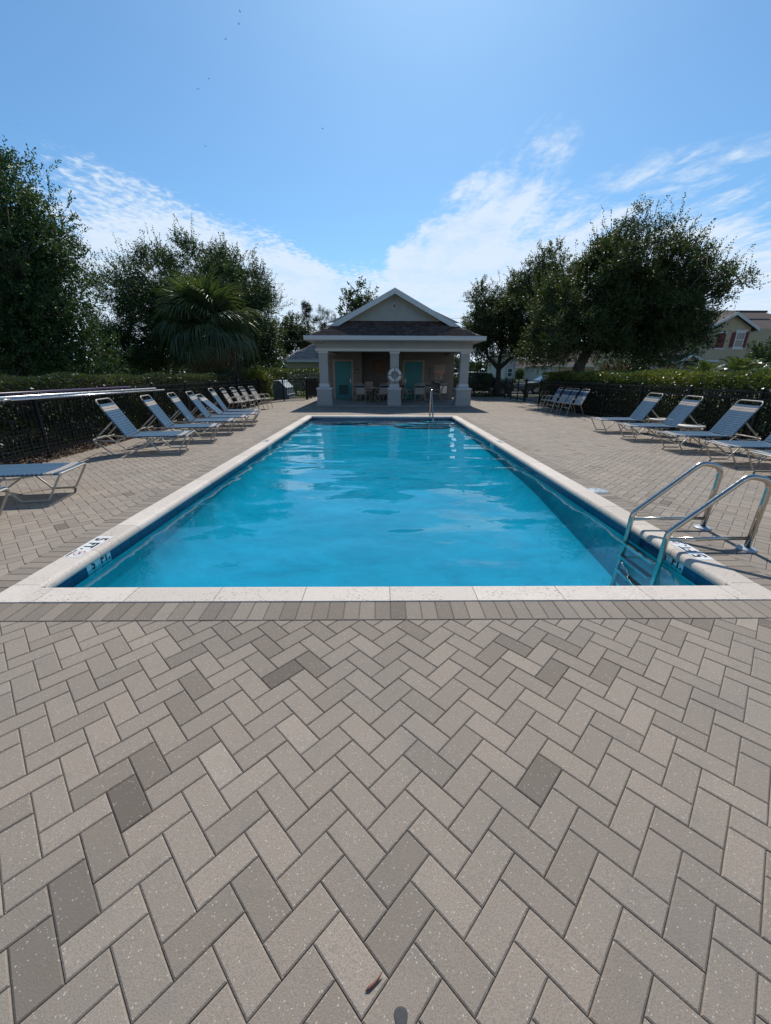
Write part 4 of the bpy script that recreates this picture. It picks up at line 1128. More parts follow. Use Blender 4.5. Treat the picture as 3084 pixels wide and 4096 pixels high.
# eave gutter and soffit
gt = MB()
prof = [(0.0, 0.0), (-0.10, 0.0), (-0.115, -0.02), (-0.095, -0.165), (0.0, -0.17)]
gt.prism([(EY0+a, EZ+0.012+b) for a, b in prof], 'X', EX0-0.09, EX1+0.09)
gut = gt.build('gutter', M_TRIM, ph)
for ex, s in ((EX0, -1), (EX1, 1)):
    MB().prism([(ex-s*a, EZ+0.012+b) for a, b in prof], 'Y', EY0+0.002, EYB).build('gutter', M_TRIM, ph)
MB().box(EX0+0.002, EX1-0.002, EY0+0.002, 19.088, EZ-0.15, EZ-0.135).build('soffit', M_TRIM, ph)
for x0, x1 in ((EX0+0.002, -2.862), (4.142, EX1-0.002)): MB().box(x0, x1, 19.09, 29.0, EZ-0.15, EZ-0.135).build('soffit', M_TRIM, ph)
# fittings on the pool house: cameras, signs, fountains
sc_ = thing('security_camera', 'small white dome security camera under the porch eave', 'camera', (-2.62, 18.98, 2.775))
MB().lathe([(0.0, 0.0), (0.045, 0.0), (0.05, -0.03), (0.04, -0.06)], 16).build('housing', M_WHITEP, sc_)
MB().lathe([(0.038, -0.06), (0.034, -0.08), (0.018, -0.095), (0.0, -0.098)], 16).build('lens_dome', M_INK, sc_)

ls = thing('life_ring', 'white life ring with blue bands and rope hung on the middle porch column', 'life ring', (0.655, 18.905, 1.365))
N = 40
vs = []
MB().tube([(0.235*math.cos(2*math.pi*k/N), 0, 0.235*math.sin(2*math.pi*k/N)) for k in range(N)], 0.078, 14, closed=True).build('ring', M_RING, ls)
for k in range(4):
    a0 = k*math.pi/2
    MB().tube([(0.235*math.cos(a0+d), 0, 0.235*math.sin(a0+d)) for d in (-0.11, 0, 0.11)], 0.0815, 14, cap=False).build('band', M_RINGB, ls)
rp = [(0.33*math.cos(a), -0.02, 0.33*math.sin(a)) for a in [math.pi*(1.0+k/14) for k in range(15)]]
MB().tube([(p[0], p[1], p[2]-0.06*math.sin(math.pi*i/14)) for i, p in enumerate(rp)], 0.007, 6).build('grab_rope', M_ROPE, ls)
MB().tube([(0.0, -0.085, 0.24), (0.0, -0.09, 0.0), (-0.03, -0.09, -0.3), (-0.045, -0.14, -0.52), (-0.07, -0.13, -0.78), (-0.05, -0.13, -0.86), (-0.02, -0.13, -0.75), (-0.03, -0.13, -0.5)], 0.009, 6).build('rope', M_ROPE, ls)
MB().tube([(0.03, -0.085, 0.2), (0.05, -0.09, 0.0), (0.02, -0.09, -0.25)], 0.007, 6).build('rope', M_ROPE, ls)
MB().box(-0.015, 0.015, 0.0, 0.20, 0.12, 0.16).build('bracket', M_BLACK, ls)

def wall_sign(name, label, cat, x0, x1, z0, z1, y, m, lines=0, head=False):
    t = thing(name, label, cat, ((x0+x1)/2, y, (z0+z1)/2))
    w_, h_ = x1-x0, z1-z0
    MB().box(-w_/2, w_/2, -0.012, -0.002, -h_/2, h_/2).build('sheet', m, t)
    rg = random.Random(int(x0*100))
    for k in range(lines):
        zz = h_/2-0.13*h_-(k+0.5)*(h_*0.62/lines); l = MB(); xx = -w_*0.42
        while xx < w_*0.38:
            ww = rg.uniform(0.02, 0.06); l.box(xx, min(xx+ww, w_*0.42), -0.0135, -0.0125, zz-0.006, zz+0.006); xx += ww+0.012
        l.build('print_line', M_INK, t)
    return t
rs = wall_sign('rules_sign', 'cream pool rules sign with red NO DIVING strip beside the right-hand teal door', 'sign', 3.08, 3.68, 1.46, 1.97, YW_, M_SIGN, 7)
MB().box(-0.30, 0.30, -0.014, -0.0125, 0.215, 0.245).build('head_band', M_INK, rs)
nd = MB().box(-0.30, 0.26, -0.02, -0.0125, -0.33, -0.22).build('red_strip', M_RED, rs)
text_mesh('lettering', 'NO DIVING', 0.105, M_WHITEP, nd, (-0.02, -0.0212, -0.275), (math.pi/2, 0, 0), bold=0.002, sx=0.9)
ss = wall_sign('shower_sign', 'small cream pictogram sign hanging under the pool rules sign', 'sign', 3.12, 3.56, 1.09, 1.36, YW_, M_SIGN)
MB().add([(-0.05, -0.0135, -0.08), (0.05, -0.0135, -0.08), (0.07, -0.0135, 0.09), (-0.07, -0.0135, 0.09)], [(0, 1, 2, 3)]).build('pictogram', M_BOXG, ss)
rsn = wall_sign('restroom_sign', 'small black restroom sign beside the teal door with the louvre', 'sign', -1.39, -1.23, 1.42, 1.66, YW_, M_BLACK)
MB().lathe([(0.0, -0.0135), (0.025, -0.0135), (0.026, -0.0125)], 12, (0, 0, 0.03), 'Y').build('pictogram', M_WHITEP, rsn)
MB().add([(-0.012, -0.0135, 0.0), (0.012, -0.0135, 0.0), (0.035, -0.0135, -0.07), (-0.035, -0.0135, -0.07)], [(3, 2, 1, 0)]).build('pictogram', M_WHITEP, rsn)
nb = wall_sign('notice_board', 'tan notice board on the back wall of the porch recess', 'notice board', -0.5, 0.32, 1.4, 2.2, 25.3, M_BOARD, 0)
MB().box(-0.24, 0.24, -0.0135, -0.0125, 0.29, 0.33).build('heading', M_INK, nb)
pn = thing('orange_panel', 'orange panel standing against the porch wall beside the middle column', 'panel', (1.22, YW_, 0.02))
MB().box(-0.09, 0.1, -0.03, -0.002, 0.0, 0.95).build('panel', M_ORANGE, pn); MB().box(-0.1, 0.11, -0.034, -0.031, 0.94, 0.96).build('top_edge', M_BLACK, pn)
ph_ = thing('wall_phone', 'black emergency phone with hanging cord between teal door and rules sign', 'phone', (2.82, YW_, 1.6))
MB().box(-0.055, 0.055, -0.07, -0.002, -0.12, 0.12).build('body', M_BLACK, ph_, bevel=0.01)
MB().tube(fillet([(-0.01, -0.085, 0.09), (-0.01, -0.11, 0.06), (-0.01, -0.11, -0.06), (-0.01, -0.085, -0.09)], 0.03, 3), 0.016, 8).build('handset', M_STEEL2, ph_)
MB().tube([(0.0, -0.04, -0.12), (0.01, -0.05, -0.25), (0.0, -0.05, -0.4), (-0.015, -0.04, -0.43)], 0.011, 6).build('cord', M_BLACK, ph_)
df = thing('drinking_fountain', 'stainless two-level drinking fountain on the porch wall', 'fountain', (0, YW_, 0))
for (x0, x1, zt) in ((3.03, 3.38, 1.02), (3.36, 3.86, 0.92)):
    b_ = MB(); b_.prism([(-0.002, zt-0.13), (-0.40, zt-0.09), (-0.42, zt-0.02), (-0.40, zt), (-0.002, zt)], 'X', x0, x1-0.03)
    o = b_.build('basin', M_STEEL2, df, bevel=0.01)
    MB().tube([(x1-0.12, -0.1, zt), (x1-0.12, -0.1, zt+0.05), (x1-0.15, -0.15, zt+0.06)], 0.009, 7).build('spout', M_STEEL, o)
    MB().lathe([(0.0, -0.435), (0.022, -0.433), (0.024, -0.42)], 14, ((x0+x1)/2, 0, zt-0.045), 'Y').build('push_button', M_STEEL, o)
MB().box(3.40, 3.80, -0.30, -0.002, 0.36, 0.785).build('cooler_cabinet', M_STEEL2, df, bevel=0.008)

# porch tables and chairs
def porch_table(x, y, label):
    t = thing('dining_table', label, 'table', (x, y, 0.02), 0.2, 'round tables on the porch'); h = 0.72; r = 0.52
    MB().lathe([(0.0, h), (r-0.01, h), (r, h-0.01), (r, h-0.03), (r-0.015, h-0.04), (0.0, h-0.04)], 36).build('table_top', M_TABLE, t)
    for k in range(4):
        a = k*math.pi/2+0.5; c, s = math.cos(a), math.sin(a)
        MB().tube(fillet([(c*0.3, s*0.3, h-0.05), (c*0.09, s*0.09, h-0.25), (c*0.09, s*0.09, 0.2), (c*0.36, s*0.36, 0.012)], 0.12, 5), 0.013, 7).build('leg', M_FRAME, t)
porch_table(-0.35, 21.95, 'round dining table on the porch in front of the notice board recess')
porch_table(2.3, 22.15, 'round dining table on the porch near the drinking fountain')
PG = ('wwwwwwwnnw', 'wwwww'); gr = 'strap chairs around the porch tables'
for (x, y, rz, lab) in ((-0.92, 21.35, 68, 'strap chair at the porch table, back to the pool, near the louvred door'),
                        (0.08, 21.4, 118, 'strap chair turned towards the porch table just behind the middle column'),
                        (-1.15, 22.2, 5, 'strap chair pushed to the louvred door side of its porch table'),
                        (0.42, 22.4, 200, 'strap chair on the recess side of the porch table, half hidden by the middle column'),
                        (2.08, 21.45, 80, 'strap chair with its back to the pool at the table near the fountain'),
                        (1.5, 22.2, 20, 'strap chair in front of the right-hand teal door'),
                        (3.05, 22.0, 165, 'strap chair beside the drinking fountain, turned to the table'),
                        (2.5, 22.95, 265, 'strap chair on the wall side of the table near the fountain')):
    armchair(x, y, R(rz), lab, gr, PG, True, 0.0205)
def sling_chair(x, y, rz, label):
    t = thing('sling_chair', label, 'chair', (x, y, 0.0205), rz, 'black sling chairs in the porch recess')
    for s in (-1, 1):
        MB().tube(fillet([(0.28, s*0.27, 0.01), (0.24, s*0.27, 0.62), (-0.2, s*0.27, 0.62), (-0.30, s*0.27, 0.01)], 0.08, 4), 0.014, 7).build('side_frame', M_BLACK, t)
        MB().tube([(0.25, s*0.23, 0.43), (-0.18, s*0.23, 0.39), (-0.33, s*0.23, 1.0)], 0.013, 7).build('seat_rail', M_BLACK, t)
    MB().add([(0.25, -0.22, 0.435), (0.25, 0.22, 0.435), (-0.17, 0.22, 0.40), (-0.17, -0.22, 0.40), (-0.31, 0.22, 0.98), (-0.31, -0.22, 0.98)], [(0, 1, 2, 3), (3, 2, 4, 5)]).build('sling', M_STAN, t)
    MB().tube([(-0.33, -0.23, 1.0), (-0.33, 0.23, 1.0)], 0.013, 7).build('top_rail', M_BLACK, t)
sling_chair(-0.62, 23.2, R(-90), 'black framed sling chair under the notice board')
sling_chair(0.55, 23.3, R(-95), 'black framed sling chair beside the middle column, in the recess')

# ------------------------------------------------------------------ vegetation
def unit(v): return v/np.maximum(np.linalg.norm(v, axis=-1, keepdims=True), 1e-9)
def leaf_arrays(rg, base, direc, ln, wd, jitter=0.35):
    """diamond leaves: base point, pointing direction, length and width arrays"""
    n = len(base)
    d = unit(direc+rg.normal(0, jitter, (n, 3)))
    r = rg.normal(0, 1, (n, 3)); s = unit(np.cross(d, r))
    ln = np.asarray(ln).reshape(-1, 1)*np.ones((n, 1)); wd = np.asarray(wd).reshape(-1, 1)*np.ones((n, 1))
    nn = np.cross(d, s)
    V = np.empty((n, 4, 3)); V[:, 0] = base; V[:, 1] = base+d*ln*0.45+s*wd*0.5+nn*wd*0.12; V[:, 2] = base+d*ln; V[:, 3] = base+d*ln*0.45-s*wd*0.5+nn*wd*0.12
    F = np.arange(n*4).reshape(n, 4)
    return V.reshape(-1, 3), F
def blob_points(rg, blobs, n, fill=0.55, squash=(1, 1, 1)):
    b = np.array(blobs, dtype=float); wts = b[:, 3]**2.2; wts /= wts.sum()
    idx = rg.choice(len(b), n, p=wts)
    d = unit(rg.normal(0, 1, (n, 3)))
    rad = b[idx, 3]*(fill+(1-fill)*rg.random(n)**0.5)*rg.normal(1.0, 0.10, n)
    pos = b[idx, :3]+d*rad[:, None]*np.array(squash)
    return pos, d, idx
def sprigs(rg, pos, out, nl, length, leaf, lw, upb=0.35, rand=0.5, droop=0.0):
    """leafy twigs starting at pos, heading outwards"""
    n = len(pos)
    d = unit(out*0.8+rg.normal(0, rand, (n, 3))+np.array([0, 0, upb]))
    L = length*rg.uniform(0.5, 1.4, n)
    t = np.linspace(0.05, 1, nl)
    side = unit(np.cross(d, rg.normal(0, 1, (n, 3))))
    P_ = pos[:, None, :]+d[:, None, :]*(L[:, None]*t[None, :])[:, :, None]
    P_[:, :, 2] -= droop*(t[None, :]**2)*L[:, None]
    sg = np.where(np.arange(nl) % 2 == 0, 1.0, -1.0)
    LD = d[:, None, :]*0.65+side[:, None, :]*sg[None, :, None]*0.8
    sz = leaf*rg.uniform(0.65, 1.25, (n, nl))
    tw = np.repeat(rg.random(n)[:, None], nl, 1)
    return P_.reshape(-1, 3), LD.reshape(-1, 3), sz.reshape(-1), tw.reshape(-1)
def limb_mesh(mb, p, q, r0, r1, rg, seg=7, n=6, bend=0.12):
    p, q = Vector(p), Vector(q); L = (q-p).length; off = Vector(rg.normal(0, bend*L, 3)); off.z = abs(off.z)*0.6
    pts = []
    for k in range(n+1):
        t = k/n; pts.append(p.lerp(q, t)+off*math.sin(math.pi*t)+Vector(rg.normal(0, 0.012*L, 3))*(0 < k < n))
    mb.tube(pts, [r0+(r1-r0)*(k/n)**0.8 for k in range(n+1)], seg)
    return pts
def tree(name, label, cat, base, trunk_pts, trunk_r, blobs, m, seed, n_sprig, nl, length, leaf, lw=0.5, fill=0.5, upb=0.35, shoots=0, shoot_len=0.8, shoot_z=None, limbs=None, group=None, squash=(1, 1, 0.9), tone_shift=0.0, moss=0, depth=0.0, rand=0.5):
    rg = np.random.default_rng(seed)
    t = thing(name, label, cat, base, 0, group)
    bx, by, bz = base
    bl = []
    for q in blobs:
        if len(q) == 3: q = (q[0], by+rg.uniform(-0.3, 0.3)*q[2]-0.0, q[1], q[2])
        bl.append([q[0]-bx, q[1]-by, q[2]-bz, q[3]])
    if depth > 0:
        ex = []
        for q in bl:
            for s in (-1, 1):
                ex.append([q[0]*0.92+rg.normal(0, 0.25)*q[3], q[1]+s*depth*rg.uniform(0.5, 1.0), q[2]*(0.90 if s < 0 else 0.94)-0.12*q[3], q[3]*rg.uniform(0.65, 0.9)])
        bl = bl+ex
    bl = np.array(bl)
    tm = MB(); tp = [Vector(p) for p in trunk_pts]
    n = len(tp); tm.tube(fillet(tp, 0.6, 3) if n > 2 else tp, [trunk_r*(1.25 if k == 0 else 1-0.35*k/max(1, (len(fillet(tp, 0.6, 3)) if n > 2 else n)-1)) for k in range(len(fillet(tp, 0.6, 3)) if n > 2 else n)], 10)
    top = tp[-1]
    for q in bl[:: 1 if len(bl) < 30 else 2]:
        st_ = top if limbs is None else min((Vector(l) for l in limbs), key=lambda l: (l-Vector(q[:3])).length)
        L = (Vector(q[:3])-st_).length
        pts = limb_mesh(tm, st_, q[:3], min(trunk_r*0.5, 0.02+0.015*L), 0.008, rg)
        for k in range(3):
            e = np.array(q[:3])+unit(rg.normal(0, 1, 3)+np.array([0, 0, 0.4]))*q[3]*0.9
            limb_mesh(tm, pts[4], e, 0.022, 0.006, rg, 5, 4)
    if limbs is not None:
        for l in limbs: limb_mesh(tm, top, l, trunk_r*0.62, trunk_r*0.4, rg, 8, 6, 0.08)
    trunk = tm.build('trunk', M_BARK, t)
    sub = []
    for q in bl:
        for k in range(int(5+11*q[3]**1.6)):
            dv = unit(rg.normal(0, 1, 3)); rr_ = q[3]*rg.uniform(0.35, 0.84)
            sub.append([q[0]+dv[0]*rr_, q[1]+dv[1]*rr_, q[2]+dv[2]*rr_*squash[2], rg.uniform(0.24, 0.42)*min(q[3], 1.1)])
    sub = np.array(sub)
    pos, d, _i = blob_points(rg, sub, n_sprig, 0.15, (1, 1, 0.8))
    nb = np.argmin(((sub[_i][:, None, :3]-bl[None, :, :3])**2).sum(-1), 1)
    d = unit(d*0.5+unit(sub[_i][:, :3]-bl[nb][:, :3])*0.7)
    A = [sprigs(rg, pos, d, nl, length, leaf, lw, upb, rand)]
    if shoots:
        zs = np.quantile(pos[:, 2]+0.0, 0.55) if shoot_z is None else shoot_z-bz
        pp_, dd_, _ = blob_points(rg, bl, shoots*6, 0.9, squash)
        keep = (pp_[:, 2] > zs); pp_, dd_ = pp_[keep][:shoots], dd_[keep][:shoots]
        A.append(sprigs(rg, pp_, dd_+np.array([0, 0, 0.5]), nl*2, shoot_len, leaf*0.95, lw, 0.5, 0.25, 0.05))
    Pp = np.concatenate([a[0] for a in A]); D = np.concatenate([a[1] for a in A]); S = np.concatenate([a[2] for a in A]); T = np.concatenate([a[3] for a in A])
    V, F = leaf_arrays(rg, Pp, D, S, S*lw)
    tone = np.clip(T*0.75+rg.normal(0.1, 0.12, len(F))+tone_shift, 0, 1)
    me = np_mesh('crown', V, F, tone); me.materials.append(m)
    cr = link('crown', me, None, t)
    if moss:
        low = bl[bl[:, 2] < np.quantile(bl[:, 2], 0.55)]
        pp_, dd_, _ = blob_points(rg, low, moss*3, 0.8, squash); pp_ = pp_[dd_[:, 2] < -0.1][:moss]
        k = 14; tt = np.linspace(0, 1, k)
        L = rg.uniform(0.25, 0.75, len(pp_))
        Q = pp_[:, None, :]+np.array([0, 0, -1.0])*(tt[None, :]*L[:, None])[:, :, None]+rg.normal(0, 0.025, (len(pp_), k, 3))
        V, F = leaf_arrays(rg, Q.reshape(-1, 3), np.tile([[0, 0, -1.0]], (len(pp_)*k, 1)), 0.13, 0.022, 0.25)
        me = np_mesh('moss', V, F, rg.random(len(F))); me.materials.append(M_MOSS); link('moss', me, None, t)
    return t

# left side, near to far
elm_b = [(-10.1, 6.36, .8), (-10.52, 5.43, 1.13), (-9.89, 5.0, 1.02), (-9.1, 5.12, .57), (-10.59, 3.98, 1.31), (-9.64, 4.1, .79), (-9.27, 3.52, .8), (-10.38, 2.91, 1.35), (-9.26, 2.54, .75), (-11.75, 2.02, 1.25), (-10.26, 1.89, .83), (-11.6, 5.0, 1.5), (-12.3, 3.4, 1.5), (-11.3, 6.6, 1.0), (-8.9, 1.9, .7), (-9.5, 1.5, .6)]
tree('elm_tree', 'tall dark leafy elm rising over the hedge beside the aluminium poles', 'tree', (-11.3, 13.2, -0.03), [(0, 0, 0), (0.05, 0, 1.2), (0.1, 0.05, 2.4)], 0.2, elm_b, M_ELM, 21, 14000, 11, 0.38, 0.085, 0.5, 0.3, 0.4, shoots=380, shoot_len=0.55, depth=1.3)
myr_b = [(-12.32, 5.8, .95), (-10.91, 6.2, 1.0), (-9.27, 6.75, .9), (-8.23, 6.4, .95), (-7.15, 6.3, .95), (-6.35, 5.5, .9), (-12.17, 4.56, 1.5), (-10.31, 4.77, 1.5), (-13.35, 3.29, 1.05), (-12.09, 2.65, 1.1), (-6.0, 4.59, .85), (-8.06, 4.58, 1.7), (-10.6, 3.0, 1.2), (-9.3, 2.4, 0.9), (-13.4, 2.2, 1.0), (-12.2, 1.7, 0.8), (-14.2, 3.4, 0.9)]
tree('broad_tree', 'broad spiky-topped tree behind the tall fan palm', 'tree', (-9.6, 22.3, -0.03), [(0, 0, 0), (0.1, 0, 1.0), (0.0, 0.1, 2.0)], 0.22, myr_b, M_MYRTLE, 22, 14000, 10, 0.42, 0.105, 0.45, 0.3, 0.5, shoots=480, shoot_len=0.85, depth=1.5)
oak_b = [(-6.68, 5.16, .75), (-7.19, 4.17, 1.2), (-6.11, 3.92, .95), (-6.62, 2.9, 1.2), (-7.77, 2.63, 1.2), (-8.4, 3.9, 1.2), (-5.75, 2.75, 0.7)]
tree('oak_tree', 'dark rounded oak between the fan palm and the grey-roofed house', 'tree', (-9.6, 31.5, -0.03), [(0, 0, 0), (0.05, 0, 1.0), (0, 0, 2.0)], 0.2, [(x*1.21-1.0, (z-1.46)*1.21+1.46, r*1.2) for x, z, r in oak_b], M_OAK, 23, 3600, 9, 0.4, 0.13, 0.55, 0.4, 0.3, shoots=60, shoot_len=0.5, depth=1.1)
tree('oak_tree', 'smaller dark oak behind the roof of the grey-roofed house', 'tree', (-7.6, 47.0, -0.03), [(0, 0, 0), (0, 0, 2.2)], 0.2, [(-9.3, 6.6, 1.1), (-8.6, 5.3, 1.3), (-9.8, 5.2, 1.3), (-7.6, 4.6, 1.2), (-11.0, 5.6, 1.2), (-10.4, 4.0, 1.3)], M_OAK, 24, 1700, 8, 0.5, 0.2, 0.55, 0.4, 0.3, depth=0.9)
for k, (bx_, bl_) in enumerate(((-9.95, [(-10.0, 9.74, .62), (-9.9, 9.1, .5), (-10.5, 8.6, .45), (-9.3, 8.3, .5), (-10.3, 7.6, .5), (-9.6, 7.0, .4)]),
                                (-7.9, [(-8.25, 9.47, .75), (-7.35, 8.8, .85), (-8.6, 8.3, .8), (-6.5, 8.34, .6), (-7.73, 7.4, .95), (-9.0, 7.4, .6), (-6.7, 7.2, .8)]))):
    tree('pine_tree', ('slender far pine with an open crown above the grey-roofed house', 'bushier far pine beside the pool house ridge')[k], 'tree', (bx_, 60+2*k, -0.03), [(0, 0, 0), (0.05, 0, 4.5), (0, 0, 8.0)], 0.17, bl_, M_PINE, 30+k, 420, 12, 0.42, 0.30, 0.10, 0.3, 0.3, squash=(1, 1, 0.75))
tree('magnolia_tree', 'sparse upright tree rising behind the pool house roof', 'tree', (-1.4, 33.0, -0.03), [(0, 0, 0), (0, 0, 3.0), (-0.05, 0, 5.0)], 0.14, [(-1.55, 7.35, .36), (-2.05, 6.7, .5), (-1.15, 6.6, .5), (-1.75, 6.0, .7), (-0.65, 6.5, .42), (-2.45, 5.95, .42), (-0.8, 5.9, .55), (-1.4, 5.2, 1.0), (-2.6, 5.0, .8), (-0.5, 5.2, 0.7)], M_OAK, 33, 420, 9, 0.42, 0.19, 0.5, 0.25, 0.8, shoots=60, shoot_len=0.7, rand=0.35)
# right side
r1_b = [(5.6, 5.3, .7), (6.08, 4.49, 1.1), (7.03, 5.17, 1.1), (5.4, 4.02, .75), (6.0, 3.5, .8), (7.67, 4.2, 1.2), (7.93, 6.0, .95), (9.03, 7.05, .8), (8.96, 5.85, 1.2), (10.0, 6.4, .75), (8.6, 3.5, .95), (7.3, 3.4, 0.8), (9.9, 4.6, 1.2), (5.3, 3.3, .6), (9.6, 3.2, 0.9), (10.4, 5.4, 0.9), (8.6, 2.8, .7), (5.6, 2.6, .5), (7.7, 2.9, .6), (9.6, 2.5, .5), (9.15, 7.7, .4), (9.5, 7.3, .45), (7.8, 6.7, .45), (7.5, 6.2, .5), (5.5, 5.9, .35), (6.7, 2.5, .45), (9.0, 2.3, .5), (10.3, 2.6, .55), (10.9, 3.2, .7), (11.0, 4.3, .8)]
tree('live_oak', 'live oak with forked trunk and grey hanging moss beside the pool house', 'tree', (8.02, 28.35, -0.03), [(0, 0, 0), (0.02, 0, 0.9), (0.0, 0, 1.75)], 0.25, [(x*1.175, (z-1.46)*1.175+1.46, r*1.15) for x, z, r in r1_b], M_OAK, 41, 14500, 9, 0.40, 0.11, 0.55, 0.4, 0.35, shoots=240, shoot_len=0.6, limbs=[(0.95, 0.1, 2.6), (-0.8, 0.0, 2.5), (0.25, 0.6, 3.0)], moss=420, depth=1.4, tone_shift=0.05)
r2_b = [(7.74, 4.59, 1.1), (8.93, 3.6, 1.15), (7.76, 3.2, .95), (9.81, 6.31, 1.0), (10.2, 6.8, .6), (9.38, 5.47, 1.1), (11.32, 5.65, 1.25), (12.05, 6.55, .75), (12.85, 5.83, .85), (14.0, 5.75, .62), (10.58, 4.43, 1.5), (12.24, 4.26, 1.35), (13.5, 4.6, 1.1), (14.5, 5.1, .65), (13.5, 3.3, .85), (11.68, 3.3, .95), (10.02, 3.3, .95), (14.0, 3.85, .7), (10.75, 7.5, 0.35), (12.4, 7.2, 0.35), (15.1, 5.75, 0.35), (8.3, 2.6, .6), (10.6, 2.5, .5), (11.5, 2.4, .6), (12.4, 2.45, .65), (13.3, 2.35, .6), (14.2, 2.9, .5), (7.3, 3.4, .8), (7.0, 2.7, .5), (10.45, 7.1, .45), (10.75, 7.6, .36), (11.0, 8.0, .25), (11.95, 6.9, .45), (12.35, 7.35, .34), (13.3, 6.6, .4), (15.0, 5.6, .42)]
tree('live_oak', 'big spreading live oak with a thick leaning trunk rising behind the hedge', 'tree', (9.1, 19.4, -0.03), [(0, 0, 0), (0.05, 0, 0.9), (0.12, 0, 1.8), (0.5, 0.1, 2.6)], 0.34, r2_b, M_OAK, 42, 23000, 9, 0.34, 0.09, 0.55, 0.35, 0.35, shoots=700, shoot_len=0.7, limbs=[(1.4, 0.2, 3.5), (-1.2, 0.0, 2.95), (0.6, -0.6, 3.6), (2.6, 0.0, 3.4)], moss=120, depth=1.8, tone_shift=0.02)
tree('small_tree', 'dark bushy small tree against the side wall of the yellow house', 'tree', (25.5, 27.0, -0.03), [(0, 0, 0), (0, 0, 1.0)], 0.1, [(24.6, 3.1, .7), (25.2, 2.4, 1.0), (25.8, 3.2, .9), (26.5, 2.5, 1.1)], M_MYRTLE, 45, 900, 9, 0.4, 0.15, 0.55, 0.4, 0.3, depth=0.7)

# hedges: clipped boxes of leaves over woody stems
def hedge(name, label, x0, x1, y0, y1, h, m, seed, dens, leaf=0.055, top_noise=0.08, faces='xXyYz', new=0.0, twig=0, z0=0.0):
    rg = np.random.default_rng(seed)
    t = thing(name, label, 'hedge', ((x0+x1)/2, (y0+y1)/2, -0.03))
    ox, oy, oz = (x0+x1)/2, (y0+y1)/2, -0.03
    core = MB(); nx, ny = max(2, int((x1-x0)/0.35)), max(2, int((y1-y0)/0.35))
    st_ = MB()
    stepn = max(int((y1-y0)/0.33), int((x1-x0)/0.33))
    for k in range(stepn):
        f = (k+rg.random())/stepn
        px, py = (rg.uniform(x0+0.25, x1-0.25), y0+(y1-y0)*f) if (y1-y0) > (x1-x0) else (x0+(x1-x0)*f, rg.uniform(y0+0.25, y1-0.25))
        for b in range(3):
            e = (px+rg.normal(0, 0.22), py+rg.normal(0, 0.22), h*rg.uniform(0.6, 0.9))
            st_.tube([(px-ox, py-oy, 0), ((px+e[0])/2-ox, (py+e[1])/2-oy, h*0.4), (e[0]-ox, e[1]-oy, e[2]-oz)], [0.016, 0.011, 0.005], 5)
    st_.build('stems', M_BARK, t)['kind'] = 'stuff'
    P_, D_ = [], []
    def wave(a, b): return top_noise*(np.sin(a*2.3+seed)*np.sin(b*1.9)+0.6*np.sin(a*5.1+b*3.3))
    Lx, Ly = x1-x0, y1-y0
    def shell(n, fx): return rg.random(n)**2.2*fx
    for f in faces:
        if f == 'z': n = int(Lx*Ly*dens); p = np.c_[rg.uniform(x0, x1, n), rg.uniform(y0, y1, n), np.zeros(n)]; p[:, 2] = h+wave(p[:, 0], p[:, 1])-shell(n, 0.28); d = np.tile([[0, 0, 1.0]], (n, 1))
        else:
            ax = f.lower(); n = int((Ly if ax == 'x' else Lx)*(h-z0)*dens)
            z = z0+(h-z0)*rg.random(n)
            if ax == 'x':
                yv = rg.uniform(y0, y1, n); s = shell(n, 0.3); xv = (x0+s) if f == 'x' else (x1-s); xv = xv+0.6*wave(yv, z*3)*(1 if f == 'x' else -1)
                d = np.tile([[-1.0 if f == 'x' else 1.0, 0, 0.35]], (n, 1))
            else:
                xv = rg.uniform(x0, x1, n); s = shell(n, 0.3); yv = (y0+s) if f == 'y' else (y1-s); yv = yv+0.6*wave(xv, z*3)
                d = np.tile([[0, -1.0 if f == 'y' else 1.0, 0.35]], (n, 1))
            p = np.c_[xv, yv, z]
        P_.append(p); D_.append(d)
    n = int(Lx*Ly*(h-z0)*dens*0.8); P_.append(np.c_[rg.uniform(x0+.2, x1-.2, n), rg.uniform(y0+.2, y1-.2, n), rg.uniform(z0, h-.1, n)]); D_.append(rg.normal(0, 1, (n, 3)))
    p = np.concatenate(P_)-np.array([ox, oy, oz]); d = np.concatenate(D_); n = len(p)
    S = leaf*rg.uniform(0.6, 1.35, n)
    V, F = leaf_arrays(rg, p, d, S, S*0.58, 0.7)
    tone = np.clip(0.25+0.35*rg.random(n)+0.18*np.sin(p[:, 0]*1.7+p[:, 1]*1.3+seed)+rg.normal(0, 0.12, n)+np.where(p[:, 2] > h-0.22, new, 0), 0, 1)
    me = np_mesh('foliage', V, F, tone); me.materials.append(m); link('foliage', me, None, t)
    if twig:
        n = twig; xx = rg.uniform(x0, x1, n); yy = y0+(y1-y0)*rg.random(n); base = np.c_[np.where(rg.random(n) < 0.6, x1-0.05 if 'X' in faces else x0+0.05, xx)-ox, yy-oy, h-0.1-oz+rg.uniform(-0.5, 0.05, n)]
        V, F = leaf_arrays(rg, base, np.tile([[0.2, 0, 0.5]], (n, 1)), 0.2*rg.uniform(0.5, 1.3, n), 0.007, 0.8)
        me = np_mesh('dry_twigs', V, F, np.zeros(n)); me.materials.append(M_TWIG); o = link('dry_twigs', me, None, t); o['kind'] = 'stuff'
    return t
hedge('clipped_hedge', 'long low clipped hedge with greyish dry twigs behind the mulch bed fence', -7.7, -6.35, 2.5, 18.2, 1.34, M_HEDGE_L, 51, 1500, 0.062, 0.05, 'Xyz', 0.12, twig=9000, z0=0.02)
hedge('clipped_hedge', 'clipped hedge around the shower post and palm, greener than its neighbour', -7.9, -6.6, 18.25, 24.0, 1.5, M_HEDGE_L, 52, 800, 0.065, 0.06, 'Xyz', 0.2, twig=2500)
